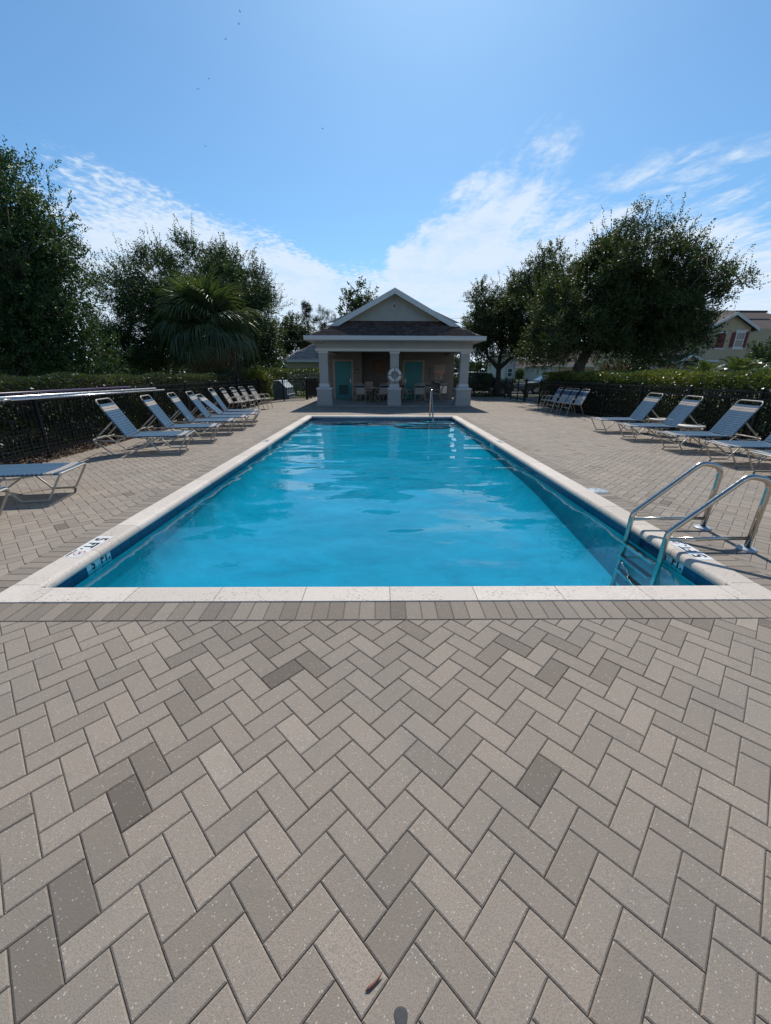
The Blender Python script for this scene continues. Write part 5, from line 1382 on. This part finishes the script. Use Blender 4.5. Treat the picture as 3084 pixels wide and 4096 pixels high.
hedge('clipped_hedge', 'neat green hedge under the beige wall of the grey-roofed house', -10.0, -3.2, 28.2, 29.6, 1.68, M_HEDGE, 53, 500, 0.08, 0.04, 'yz', 0.25)
hedge('clipped_hedge', 'tall glossy clipped hedge behind the fence and the three loungers with side tables', 7.98, 9.4, 4.0, 20.6, 1.46, M_HEDGE, 54, 900, 0.075, 0.07, 'xyz', 0.42)
hedge('clipped_hedge', 'dark hedge in front of the parked black car beside the pool house', 4.5, 7.35, 27.25, 28.0, 1.38, M_HEDGE, 55, 700, 0.07, 0.05, 'yzX', 0.0)
# fresh yellow-green shrub at the end of the left hedge
rg0 = np.random.default_rng(60)
t = thing('shrub', 'yellow-green shrub with fresh growth at the fence corner by the storage box', 'shrub', (-6.3, 21.3, -0.03))
mb = MB()
for k in range(9):
    e = (rg0.normal(0, 0.3), rg0.normal(0, 0.35), rg0.uniform(0.9, 1.5)); mb.tube([(e[0]*0.2, e[1]*0.2, 0), (e[0]*0.7, e[1]*0.7, e[2]*0.6), e], [0.016, 0.01, 0.005], 5)
mb.build('stems', M_BARK, t)
pos, d, _ = blob_points(rg0, [(0, 0, 1.15, .45), (0.3, 0.2, .95, .4), (-0.35, -0.4, 1.1, .4), (0.35, -0.1, 1.35, .3), (0.1, 0.1, .6, .5)], 700, 0.4)
a = sprigs(rg0, pos, d, 8, 0.28, 0.085, 0.5, 0.6)
V, F = leaf_arrays(rg0, a[0], a[1], a[2], a[2]*0.55)
me = np_mesh('foliage', V, F, np.clip(a[3]*0.6+(a[0][:, 2]-0.9)*0.5, 0, 1)); me.materials.append(M_NEWLEAF); link('foliage', me, None, t)

# fan palms
def frond_mesh(seed, m, droop=0.5, n=34, L=1.0, pet=0.95):
    rg = np.random.default_rng(seed); mb = MB()
    mb.tube([(0, 0, 0), (pet*0.5, 0, 0.05), (pet, 0, 0.0)], [0.022, 0.016, 0.010], 5)
    tone = [0.5]*len(mb.f)
    for k in range(n):
        a = -2.2+4.4*(k+0.5)/n; ll = L*(1.0-0.22*abs(a)/2.2)*rg.uniform(0.9, 1.08)
        d = Vector((math.cos(a), math.sin(a), 0.0)); s = Vector((-d.y, d.x, 0))
        w0 = 0.03; pts = []
        rz = rg.uniform(-0.08, 0.08)
        for q in range(5):
            u = q/4; zz = 0.10*math.sin(u*2.2)-droop*(u**2.3)*ll*rg.uniform(0.8, 1.15)
            hor = ll*(u-0.18*droop*u**3)
            pts.append((Vector((pet, 0, 0))+d*hor+Vector((0, 0, zz+rz*u)), w0*(1-u**1.6)+0.003))
        o = len(mb.v)
        vs = []
        for p, w_ in pts: vs += [tuple(p-s*w_), tuple(p+Vector((0, 0, -0.010))), tuple(p+s*w_)]
        fs = []
        for q in range(4):
            fs += [(q*3, q*3+1, q*3+4, q*3+3), (q*3+1, q*3+2, q*3+5, q*3+4)]
        mb.add(vs, fs); tone += [float(np.clip(0.45+0.25*rg.normal(), 0, 1))]*len(fs)
    me = mb.mesh('frond'); set_tone(me, tone); me.materials.append(m); return me
FR = [frond_mesh(70+k, M_PALM, dr) for k, dr in enumerate((0.35, 0.5, 0.7, 0.9))]
FD = [frond_mesh(80+k, M_DEADPALM, 1.1, 24, 0.9) for k in range(2)]
def fan_palm(label, base, h, n, scale, seed, dead=8):
    rg = random.Random(seed)
    t = thing('fan_palm', label, 'palm', base, 0, 'fan palms behind the shower post')
    pts = [(0, 0, 0), (0.05, 0.02, h*0.5), (0.0, 0.0, h)]
    MB().tube(pts, [0.2, 0.17, 0.16], 10).build('trunk', M_BARK, t)
    for k in range(n):
        f = (k+0.5)/n; el = R(82-112*f**0.85+rg.uniform(-8, 8)); az = k*2.399963+rg.uniform(-0.2, 0.2)
        me = FR[min(3, int(f*4))]
        o = link('frond', me, None, t, (0, 0, h-0.25*f))
        o.rotation_euler = (rg.uniform(-0.35, 0.35), -el, az); o.scale = (scale*rg.uniform(0.9, 1.1),)*3
    for k in range(dead):
        az = rg.uniform(0, 6.28); o = link('dry_frond', FD[k % 2], None, t, (0, 0, h-0.3)); o.rotation_euler = (rg.uniform(-0.4, 0.4), R(rg.uniform(28, 62)), az); o.scale = (scale*rg.uniform(0.8, 1.0),)*3
    return t
fan_palm('full fan palm with skirt of dry fronds beside the shower post', (-7.6, 19.5, -0.03), 3.5, 54, 1.24, 5, 14)
fan_palm('second fan palm rising just behind the larger one', (-7.35, 21.9, -0.03), 5.1, 26, 0.8, 9, 2)

# low arching palms behind the right hedge
def arch_frond(seed):
    rg = np.random.default_rng(seed); mb = MB(); tone = []
    spine = [Vector((0.95*u, 0, 0.85*math.sin(1.9*u)*0.9)) for u in np.linspace(0, 1, 9)]
    mb.tube(spine, [0.010]*4+[0.006]*5, 5); tone = [0.5]*len(mb.f)
    for k in range(26):
        u = 0.18+0.8*k/26; i = min(7, int(u*8)); p = spine[i].lerp(spine[i+1], u*8-i); tg = (spine[i+1]-spine[i]).normalized()
        for s in (-1, 1):
            d = (tg*0.6+Vector((0, s, 0.1))).normalized(); l = 0.30*math.sin(math.pi*(0.15+0.8*u)); q = p+d*l+Vector((0, 0, -0.07)); w_ = tg*0.014
            mb.add([tuple(p-w_), tuple(p+d*l*0.5-w_+Vector((0, 0, 0.01))), tuple(q), tuple(p+d*l*0.5+w_+Vector((0, 0, 0.01))), tuple(p+w_)], [(0, 1, 2, 3, 4)]); tone.append(float(np.clip(0.5+0.2*rg.normal(), 0, 1)))
    me = mb.mesh('frond'); set_tone(me, tone); me.materials.append(M_PALM); return me
AF = [arch_frond(90+k) for k in range(3)]
for k, (x, y, s, lab) in enumerate(((10.25, 13.2, 1.0, 'low arching palm beyond the hedge, nearest the live oak'), (11.0, 12.9, 1.1, 'low arching palm beyond the hedge, second from the live oak'), (11.8, 13.3, 1.05, 'low arching palm beyond the hedge, third from the live oak'), (12.7, 13.0, 1.1, 'low arching palm beyond the hedge, last before the yellow house side wall'))):
    t = thing('low_palm', lab, 'palm', (x, y, -0.03), 0, 'low palms beyond the hedge'); rg = random.Random(k)
    mb = MB()
    for q in range(3): mb.tube([(0.1*math.cos(q*2.1), 0.1*math.sin(q*2.1), 0), (0.14*math.cos(q*2.1), 0.14*math.sin(q*2.1), 1.0)], 0.03, 7)
    mb.build('stems', M_BARK, t)
    for q in range(17):
        o = link('frond', AF[q % 3], None, t, (0, 0, 1.0)); o.rotation_euler = (rg.uniform(-0.2, 0.2), R(rg.uniform(-40, 10)), q*2.4); o.scale = (s*0.8,)*3

def round_shrub(label, x, y, z, r, m, seed, n=500, leaf=0.12):
    rg = np.random.default_rng(seed); t = thing('shrub', label, 'shrub', (x, y, -0.03))
    mb = MB()
    for k in range(6): mb.tube([(0, 0, 0), (rg.normal(0, r*0.4), rg.normal(0, r*0.4), z+0.03)], [0.03, 0.01], 5)
    mb.build('stems', M_BARK, t)
    pos, d, _ = blob_points(rg, [(0, 0, z*0.6, r), (0, 0, z-r*0.3, r*0.9), (r*0.6, 0, z*0.6, r*0.7), (-r*0.6, 0, z*0.6, r*0.7)], n, 0.5)
    a = sprigs(rg, pos, d, 8, r*0.35, leaf, 0.5, 0.3); V, F = leaf_arrays(rg, a[0], a[1], a[2], a[2]*0.55)
    me = np_mesh('foliage', V, F, np.clip(a[3]*0.7+rg.normal(0.1, 0.1, len(F)), 0, 1)); me.materials.append(m); link('foliage', me, None, t)
round_shrub('rounded green shrub beyond the hedge, right of the oak trunk', 14.6, 24.0, 1.9, 0.75, M_HEDGE, 101)
round_shrub('tan dry-leaved shrub beyond the hedge, next to the oak trunk', 12.9, 23.0, 1.75, 0.6, M_DEADPALM, 102)
round_shrub('small round clipped shrub in front of the far beige garage', 37.5, 112.0, 1.5, 1.3, M_HEDGE, 103, 400, 0.3)

# mulch bed and far woods
rg0 = np.random.default_rng(110)
tag(MB().add([(-8.2, 2.4, -0.03), (DX0, 2.4, -0.03), (DX0, 24.0, -0.03), (-8.2, 24.0, -0.03)], [(0, 1, 2, 3)]).build('mulch_bed', M_SOIL), 'dark soil of the planting bed along the fence', kind='structure')
tag(MB().add([(DX1, 3.0, -0.03), (9.8, 3.0, -0.03), (9.8, 21.5, -0.03), (DX1, 21.5, -0.03)], [(0, 1, 2, 3)]).build('planting_bed', M_SOIL), 'dark soil of the planting bed under the tall hedge', kind='structure')
def chips(n, x0, x1, y0, y1):
    p = np.c_[x1-(x1-x0)*rg0.random(n)**1.3, y0+(y1-y0)*rg0.random(n)**1.4, rg0.uniform(-0.03, 0.025, n)]
    d = rg0.normal(0, 1, (n, 3)); d[:, 2] *= 0.25
    S = rg0.uniform(0.02, 0.06, n)
    return leaf_arrays(rg0, p, d, S, S*0.5, 0.2)
V, F = chips(15000, -6.4, DX0+0.05, 3.0, 20.0)
me = np_mesh('mulch', V, F, rg0.random(len(F))); me.materials.append(M_MULCH)
tag(link('mulch', me), 'reddish brown bark mulch along the edge of the pavers', 'mulch', kind='stuff')
V, F = chips(2500, -4.7, -3.9, 24.2, 26.8)
V2, F2 = leaf_arrays(rg0, np.c_[rg0.uniform(-7.5, -3.6, 9000), rg0.uniform(26.4, 28.1, 9000), np.full(9000, -0.035)], np.tile([[0, 0, 1.0]], (9000, 1)), 0.11, 0.02, 0.25)
me = np_mesh('grass', V2, F2, rg0.random(len(F2))); me.materials.append(M_GRASS)
tag(link('grass', me), 'sunlit strip of grass behind the storage box', 'grass', kind='stuff')
def woods(name, label, x0, x1, y, h, n, seed, leaf=0.8):
    rg = np.random.default_rng(seed); bl = []
    x = x0
    while x < x1:
        r = rg.uniform(0.5, 0.8)*h; bl.append((x, y+rg.uniform(-6, 6), h*rg.uniform(0.35, 0.62), r*0.6)); bl.append((x+r*0.3, y+rg.uniform(-6, 2), h*0.25, r*0.6)); x += r*0.7
    pos, d, _ = blob_points(rg, bl, n, 0.5, (1.3, 1, 0.8))
    pos[:, 2] = np.abs(pos[:, 2])
    a = sprigs(rg, pos, d, 7, 1.1, leaf, 0.6, 0.3); V, F = leaf_arrays(rg, a[0], a[1], a[2], a[2]*0.6)
    me = np_mesh(name, V, F, np.clip(a[3]*0.7+rg.normal(0.15, 0.12, len(F)), 0, 1)); me.materials.append(M_WOODS)
    tag(link(name, me), label, 'woods', kind='stuff')
woods('distant_woods', 'low hazy line of distant trees behind the left hedge', -110, -14, 85, 4.6, 3200, 120)
woods('distant_woods', 'distant treeline behind the houses', -14, 120, 165, 8.0, 3600, 121, 1.1)
# overhead cables between the trees on the left
for k, z in enumerate((6.6, 5.9, 5.0)):
    p = [(-60+90*u, 42, z-1.2*math.sin(math.pi*u)+0.9*u) for u in np.linspace(0, 1, 13)]
    tag(MB().tube(p, 0.012, 5).build('power_cable', M_INK), ('uppermost', 'middle', 'lowest')[k]+' thin overhead cable seen between the elm and the palm trees', 'cable')

# ------------------------------------------------------------------ houses beyond the fence
def window(parent, x0, x1, z0, z1, y, frame=M_TRIM, sill=True, mid=True):
    w_ = MB().box(x0, x1, y-0.03, y-0.004, z0, z1).build('window', M_GLASS, parent)
    f = MB(); t_ = 0.07
    f.box(x0-t_, x0, y-0.06, y-0.003, z0-t_, z1+t_); f.box(x1, x1+t_, y-0.06, y-0.003, z0-t_, z1+t_)
    f.box(x0+0.001, x1-0.001, y-0.06, y-0.003, z1, z1+t_); f.box(x0+0.001, x1-0.001, y-0.06, y-0.003, z0-t_, z0)
    if mid: f.box(x0+0.001, x1-0.001, y-0.055, y-0.031, (z0+z1)/2-0.03, (z0+z1)/2+0.03)
    f.build('frame', M_WHITEP, w_)
    if sill:
        MB().box(x0-0.18, x1+0.18, y-0.09, y-0.002, z0-0.24, z0-t_-0.002).build('sill', frame, w_)
        MB().box(x0-0.18, x1+0.18, y-0.08, y-0.002, z1+t_+0.002, z1+0.26).build('lintel', frame, w_)
    return w_
def shutter(parent, x0, x1, z0, z1, y):
    s = MB().box(x0, x1, y-0.04, y-0.004, z0, z1).build('shutter', M_SHUT, parent)
    n = max(3, int((z1-z0)/0.16))
    for k in range(n):
        z = z0+0.05+(z1-z0-0.1)*k/n
        MB().prism([(y-0.041, z), (y-0.06, z+0.02), (y-0.041, z+0.08)], 'X', x0+0.05, x1-0.05).build('slat', M_SHUT, s)
def gable_roof_y(parent, x0, x1, y0, y1, ze, slope, m, over=0.35, th=0.14, fascia=True):
    """ridge runs along y, gable looks to -y"""
    xc = (x0+x1)/2; hw = (x1-x0)/2+over; zr = ze+slope*(x1-x0)/2
    zl = ze-slope*over
    p = MB(); p.prism([(xc-hw, zl), (xc, zr), (xc+hw, zl), (xc+hw, zl+th), (xc, zr+th), (xc-hw, zl+th)], 'Y', y0-over, y1)
    r = p.build('roof', m, parent)
    if fascia:
        f = MB(); f.prism([(xc-hw-0.02, zl-0.10), (xc, zr-0.10), (xc+hw+0.02, zl-0.10), (xc+hw+0.02, zl+th+0.02), (xc, zr+th+0.02), (xc-hw-0.02, zl+th+0.02)], 'Y', y0-over-0.04, y0-over-0.002)
        f.build('fascia', M_TRIM, r)
        for s, xx in ((-1, xc-hw), (1, xc+hw)): MB().box(min(xx, xx+s*0.04), max(xx, xx+s*0.04), y0-over, y1, zl-0.10, zl+th-0.01).build('fascia', M_TRIM, r)
    return r
HK = 38.0/30.0
def hz(z): return 1.464+(z-1.464)*HK*1.04
def hx(x): return x*HK
yh = thing('yellow_house', 'two-storey yellow house with maroon shutters and brown roof behind the hedge', 'house', (0, 0, 0))
Y0 = 38.0
gx0, gx1 = hx(22.95), hx(25.95); ze = hz(4.42)
wb = MB(); wb.box(gx0, gx1, Y0, Y0+11, -0.03, ze+0.02)
wb.prism([(gx0, ze+0.021), (gx1, ze+0.021), ((gx0+gx1)/2, ze+0.02+0.55*(gx1-gx0)/2)], 'Y', Y0, Y0+0.3)
wb.build('wall', M_YWALL, yh)
wb = MB(); wb.box(hx(19.85), gx0-0.01, Y0+1.2, Y0+11, -0.03, hz(4.35)); wb.build('wall', M_YWALL, yh)
wb = MB(); wb.box(gx1+0.01, gx1+9, Y0+0.6, Y0+11, -0.03, ze); wb.build('wall', M_YWALL, yh)
gable_roof_y(yh, gx0, gx1, Y0, Y0+5, ze, 0.55, M_ROOFB, 0.4)
# hipped main roof
mr = MB(); a0, a1, b0, b1 = hx(19.85)-0.45, gx1+9.4, Y0+0.7, Y0+11.5; zt = hz(6.05); zz = ze-0.1
mr.add([(a0, b0, zz), (a1, b0, zz), (a1, b1, zz), (a0, b1, zz), (hx(25.6), Y0+5.8, zt), (a1-4.5, Y0+5.8, zt)], [(0, 1, 5, 4), (1, 2, 5), (2, 3, 4, 5), (3, 0, 4), (3, 2, 1, 0)])
mro = mr.build('roof', M_ROOFB, yh)
MB().box(gx1+0.4, a1, b0-0.05, b0-0.002, zz-0.16, zz+0.06).build('fascia', M_TRIM, mro)
MB().box(a0, gx0-0.42, b0-0.05, b0-0.002, zz-0.16, zz+0.06).build('fascia', M_TRIM, mro)
MB().box(gx1+1.5, gx1+4.5, Y0+3.9, Y0+4.0, hz(5.72), hz(5.86)).build('ridge_vent', M_INK, mro)
# small lower roof left of the gable
lr = MB(); lr.prism([(Y0-0.25, hz(4.18)), (Y0+1.3, hz(4.18)+0.9), (Y0+1.3, hz(4.18)-0.02), (Y0-0.25, hz(4.18)-0.14)], 'X', hx(22.5), gx0-0.42); lro = lr.build('roof', M_ROOFB, yh)
MB().box(hx(22.45), gx0-0.42, Y0-0.29, Y0-0.252, hz(4.18)-0.2, hz(4.18)+0.03).build('fascia', M_TRIM, lro)
wb = MB(); wb.box(hx(22.75), gx0-0.005, Y0+0.1, Y0+1.19, -0.03, hz(4.18)-0.15); wb.build('wall', M_YWALL, yh)
window(yh, hx(25.03), hx(25.56), hz(3.22), hz(4.08), Y0)
shutter(yh, hx(24.68), hx(24.94), hz(3.18), hz(4.12), Y0); shutter(yh, hx(25.64), hx(25.88), hz(3.18), hz(4.18), Y0)
shutter(yh, hx(23.72), hx(24.28), hz(3.15), hz(4.05), Y0)
MB().box(hx(23.68), hx(24.32), Y0-0.07, Y0-0.004, hz(3.06), hz(3.145)).build('sill', M_TRIM, yh)
MB().box(hx(23.68), hx(24.32), Y0-0.07, Y0-0.004, hz(4.06), hz(4.14)).build('lintel', M_TRIM, yh)
shutter(yh, hx(23.75), hx(24.0), hz(4.66), hz(5.03), Y0)
window(yh, hx(20.22), hx(20.58), hz(2.88), hz(3.28), Y0+1.2)
shutter(yh, hx(19.98), hx(20.12), hz(2.85), hz(3.3), Y0+1.2); shutter(yh, hx(20.7), hx(20.86), hz(2.85), hz(3.3), Y0+1.2)
gable_roof_y(yh, hx(21.0), hx(22.4), Y0-0.9, Y0+1.19, hz(2.30), 0.55, M_ROOFB, 0.2, 0.1)
pw = MB(); pw.prism([(hx(21.0), hz(2.30)), (hx(22.4), hz(2.30)), (hx(21.7), hz(2.30)+0.55*hx(0.7))], 'Y', Y0-0.88, Y0-0.7); pw.build('porch_gable', M_YWALL, yh)
MB().box(hx(22.42)+0.2, hx(23.8), Y0-0.75, Y0-0.02, hz(2.24), hz(2.36)).build('fascia', M_TRIM, yh)
for x in (21.1, 22.35): MB().box(hx(x)-0.16, hx(x)+0.16, Y0-0.95, Y0-0.63, -0.03, hz(2.24)-0.02).build('porch_post', M_CREAM, yh, bevel=0.02)
gd = MB().box(hx(19.95), hx(21.05)-0.2, Y0+1.13, Y0+1.19, -0.02, hz(1.80)).build('garage_door', M_CREAM, yh)
for k in range(4): MB().box(hx(19.98), hx(21.05)-0.25, Y0+1.10, Y0+1.128, 0.05+0.47*k, 0.45+0.47*k).build('panel', M_CREAM, gd)
MB().box(hx(19.88), hx(21.0)-0.1, Y0+1.12, Y0+1.19, hz(1.81), hz(1.9)).build('lintel', M_TRIM, yh)

bh = thing('brown_roof_house', 'long single-storey pale house with a low brown roof behind the live oaks', 'house', (0, 0, 0))
K2_ = 60/40.0
def bx2(x): return x*K2_
Yb = 60.0; zeb = 1.464+(2.2-1.464)*K2_
MB().box(bx2(16.6), bx2(27.5), Yb, Yb+12, -0.03, zeb).build('wall', M_PWALL, bh)
rf = MB(); a0, a1 = bx2(16.6)-0.6, bx2(27.5)+0.6; zt = zeb+2.9
rf.add([(a0, Yb-0.6, zeb-0.05), (a1, Yb-0.6, zeb-0.05), (a1, Yb+12.6, zeb-0.05), (a0, Yb+12.6, zeb-0.05), (a0+6.2, Yb+6, zt), (a1-6.2, Yb+6, zt)], [(0, 1, 5, 4), (1, 2, 5), (2, 3, 4, 5), (3, 0, 4), (3, 2, 1, 0)])
rfo = rf.build('roof', M_ROOFB, bh)
MB().box(a0, a1, Yb-0.65, Yb-0.602, zeb-0.22, zeb+0.02).build('fascia', M_TRIM, rfo)
for x in (17.6, 19.6, 21.3, 25.3): window(bh, bx2(x), bx2(x)+1.3, 0.95, 2.2, Yb, sill=False)
fh = thing('garage_house', 'far beige house with a pale garage door seen under the moss-hung oak', 'house', (0, 0, 0))
Yf = 118.0; k3 = Yf/40.0
MB().box(12.5*k3, 15.4*k3, Yf, Yf+10, -0.03, 3.0).build('wall', M_BWALL, fh)
MB().box(15.4*k3+0.01, 18.0*k3, Yf+1.5, Yf+10, -0.03, 3.0).build('wall', M_PWALL, fh)
gd = MB().box(13.2*k3, 14.45*k3, Yf-0.06, Yf-0.004, 0.0, 1.95).build('garage_door', M_CREAM, fh)
for k in range(4): MB().box(13.25*k3, 14.40*k3, Yf-0.09, Yf-0.062, 0.06+0.47*k, 0.45+0.47*k).build('panel', M_TRIM, gd)
MB().box(13.0*k3, 14.65*k3, Yf-0.10, Yf-0.004, 1.96, 2.25).build('lintel', M_TRIM, fh)
rf = MB(); a0, a1 = 12.5*k3-0.6, 18.0*k3+0.6
rf.add([(a0, Yf-0.6, 2.95), (a1, Yf-0.6, 2.95), (a1, Yf+10.6, 2.95), (a0, Yf+10.6, 2.95), (a0+5, Yf+5, 5.2), (a1-5, Yf+5, 5.2)], [(0, 1, 5, 4), (1, 2, 5), (2, 3, 4, 5), (3, 0, 4), (3, 2, 1, 0)])
rfo = rf.build('roof', M_ROOFB, fh); MB().box(a0, a1, Yf-0.66, Yf-0.602, 2.75, 3.02).build('fascia', M_TRIM, rfo)
window(fh, 15.9*k3, 16.5*k3, 0.9, 2.2, Yf+1.5, sill=False)
ph2 = thing('pale_house', 'tall pale blue-grey house wall seen past the forked oak trunk', 'house', (0, 0, 0))
MB().box(21.5, 23.3, 72, 84, -0.03, 4.6).build('wall', M_PWALL, ph2)
gable_roof_y(ph2, 21.5, 23.3, 72, 84, 4.6, 0.5, M_ROOFB, 0.3)
window(ph2, 22.0, 22.7, 1.0, 2.2, 72, sill=False)
gh_ = thing('grey_roof_house', 'low taupe house with a grey shingled hip roof behind the storage box', 'house', (0, 0, 0))
Yg = 38.0
MB().box(-8.4, 6.0, Yg, Yg+10, -0.03, 2.42).build('wall', M_GWALL, gh_)
a0, a1 = -8.75, 6.4; zeg = 2.50
rf = MB(); rf.add([(a0, Yg-0.35, zeg), (a1, Yg-0.35, zeg), (a1, Yg+10.4, zeg), (a0, Yg+10.4, zeg), (a0+5.3, Yg+5, zeg+3.3), (a1-5.3, Yg+5, zeg+3.3)], [(0, 1, 5, 4), (1, 2, 5), (2, 3, 4, 5), (3, 0, 4), (3, 2, 1, 0)])
rfo = rf.build('roof', M_ROOFB, gh_)
sg = 3.3/5.35; sgl = math.sqrt(1+sg*sg)
shingles('shingle', (a0, Yg-0.35, zeg), (1, 0, 0), (0, 1, sg), 8.0, 40, lambda a, b: b/sgl < a and b/sgl < 5.3, M_SHGREY, rfo, du=0.3, dv=0.155, th=0.02)
MB().box(a0, a1, Yg-0.42, Yg-0.355, zeg-0.17, zeg+0.03).build('gutter', M_TRIM, rfo)

# ------------------------------------------------------------------ street side: path, road, cars
tag(MB().box(8.0, 9.9, 21.6, 27.0, -0.06, -0.012).build('side_path', M_SIDEWALK), 'pale concrete path outside the gate', kind='structure')
tag(MB().box(8.4, 60, 29.6, 30.9, -0.06, -0.02).build('sidewalk', M_SIDEWALK), 'pale concrete sidewalk along the street', kind='structure')
tag(MB().box(2.0, 90, 31.2, 36.5, -0.06, -0.031).build('street', M_ASPH), 'dark asphalt of the street', kind='structure')
for k, yy in enumerate((31.05, 36.65)):
    tag(MB().box(2.0, 90, yy-0.14, yy+0.14, -0.06, 0.09).build('kerb', M_SIDEWALK), ('pale kerb on the pool side of the street', 'pale kerb on the far side of the street')[k], kind='structure')
def car(name, label, cat, x, y, rz, prof, glass, W, m, wheels, rw=0.34, rails=False):
    """profile in (x,z); car points to local +x"""
    t = thing(name, label, cat, (x, y, -0.03), rz)
    b = MB(); n = len(prof); hw = W/2
    zmax = max(p[1] for p in prof)
    def tum(z): return hw-0.16*max(0, (z-0.95)/(zmax-0.95))
    vs = [(px, -tum(pz), pz) for px, pz in prof]+[(px, tum(pz), pz) for px, pz in prof]
    b.add(vs, [tuple(range(n)), tuple(reversed(range(n, 2*n)))]+[(i, i+n, (i+1) % n+n, (i+1) % n) for i in range(n)])
    body = b.build('body', m, t, bevel=0.04, bseg=2)
    for g in glass:
        for s in (-1, 1):
            vs = [(px, s*(tum(pz)+0.006), pz) for px, pz in g]
            MB().add(vs, [tuple(range(len(g)))]).build('side_window', M_GLASS, body)
    for wx in wheels:
        for s in (-1, 1):
            wh = MB(); wh.lathe([(0.22, -0.10), (rw-0.03, -0.11), (rw, -0.08), (rw, 0.08), (rw-0.03, 0.11), (0.22, 0.10)], 24, (wx, s*(hw-0.09), rw), 'Y')
            wo_ = wh.build('wheel', M_TYRE, t)
            rm = MB(); rm.lathe([(0.0, s*0.085), (0.06, s*0.09), (0.225, s*0.05), (0.23, s*0.09)], 20, (wx, s*(hw-0.09), rw), 'Y')
            for q in range(5):
                a = q*2*math.pi/5; rm.cbox((wx+0.12*math.cos(a), s*(hw-0.09)+s*0.09, rw+0.12*math.sin(a)), (0.07, 0.02, 0.07))
            rm.build('rim', M_RIM, wo_)
    if rails:
        for s in (-1, 1): MB().tube(fillet([(-1.5, s*(hw-0.2), zmax-0.02), (-1.35, s*(hw-0.2), zmax+0.05), (0.3, s*(hw-0.2), zmax+0.05), (0.5, s*(hw-0.2), zmax-0.03)], 0.06, 3), 0.018, 7).build('roof_rail', M_ALU, t)
    xf = max(p[0] for p in prof); xb = min(p[0] for p in prof)
    for s in (-1, 1):
        MB().cbox((xf-0.09, s*(hw-0.24), 0.68), (0.12, 0.3, 0.12)).build('headlight', M_LAMP, t)
        MB().cbox((xb+0.06, s*(hw-0.2), 0.85), (0.09, 0.25, 0.18)).build('tail_light', M_RED, t)
    return t, body
suv_p = [(-2.25, 0.32), (2.2, 0.32), (2.28, 0.62), (2.15, 0.86), (1.15, 1.0), (0.55, 1.42), (0.1, 1.50), (-1.6, 1.50), (-2.05, 1.36), (-2.3, 0.95)]
t_, bd = car('parked_suv', 'black SUV with silver roof rails parked behind the dark hedge by the pool house', 'car', 7.0, 29.3, 0, suv_p, [[(0.95, 1.02), (0.5, 1.36), (-0.3, 1.42), (-0.3, 1.02)], [(-0.4, 1.02), (-0.4, 1.42), (-1.6, 1.40), (-1.95, 1.05)]], 1.86, M_CAR, (1.42, -1.35), 0.36, True)
sed_p = [(-2.3, 0.30), (2.3, 0.30), (2.38, 0.55), (2.2, 0.76), (1.0, 0.92), (0.2, 1.36), (-0.2, 1.42), (-1.0, 1.40), (-1.75, 1.02), (-2.35, 0.95)]
t_, bd = car('parked_sedan', 'dark sedan with a bright windscreen parked beyond the gate, nose towards the oak', 'car', 13.0, 31.9, math.pi+0.12, sed_p, [[(0.75, 0.97), (0.12, 1.32), (-0.3, 1.35), (-0.3, 0.97)], [(-0.4, 0.97), (-0.4, 1.35), (-0.95, 1.33), (-1.5, 1.0)]], 1.8, M_CAR2, (1.42, -1.4), 0.33)
MB().add([(1.0, -0.78, 0.945), (1.0, 0.78, 0.945), (0.22, 0.68, 1.375), (0.22, -0.68, 1.375)], [(0, 1, 2, 3)]).build('windscreen', M_GLASS, bd)
for k, (x, y, h, lab) in enumerate(((8.65, 27.6, 0.72, 'brown utility pedestal box outside the gate, next to the black SUV'), (9.3, 26.2, 0.42, 'short brown utility box outside the gate, in front of the sedan'))):
    t = thing('utility_box', lab, 'utility box', (x, y, -0.03))
    MB().box(-0.12, 0.12, -0.10, 0.10, 0, h-0.06).build('body', M_UBOX, t, bevel=0.012); MB().box(-0.13, 0.13, -0.11, 0.11, h-0.059, h).build('cap', M_CREAM, t, bevel=0.01)

# ------------------------------------------------------------------ birds far up
for k, (x, z) in enumerate([(-18.1, 45.5), (-18.4, 44.3), (-20.3, 42.8), (-23.1, 38.8), (-24.7, 37.7), (-24.6, 31.5), (-8.0, 33.6)]):
    t = thing('bird', 'tiny dark bird gliding in the open blue sky high above the palms and pool house', 'bird', (x, 70.0, z), 0.5*k, 'birds in the sky')
    MB().tube([(-0.22, 0, 0), (-0.1, 0, 0), (0.1, 0, 0), (0.2, 0, 0.01)], [0.02, 0.05, 0.05, 0.015], 6).build('body', M_INK, t); t.scale = (0.5, 0.5, 0.5)
    for s_ in (-1, 1):
        MB().add([(0.09, s_*0.03, 0.02), (0.02, s_*0.30, 0.10), (-0.02, s_*0.62, 0.06), (-0.09, s_*0.28, 0.08), (-0.08, s_*0.03, 0.02)], [(0, 1, 2, 3, 4)]).build('wing', M_INK, t)
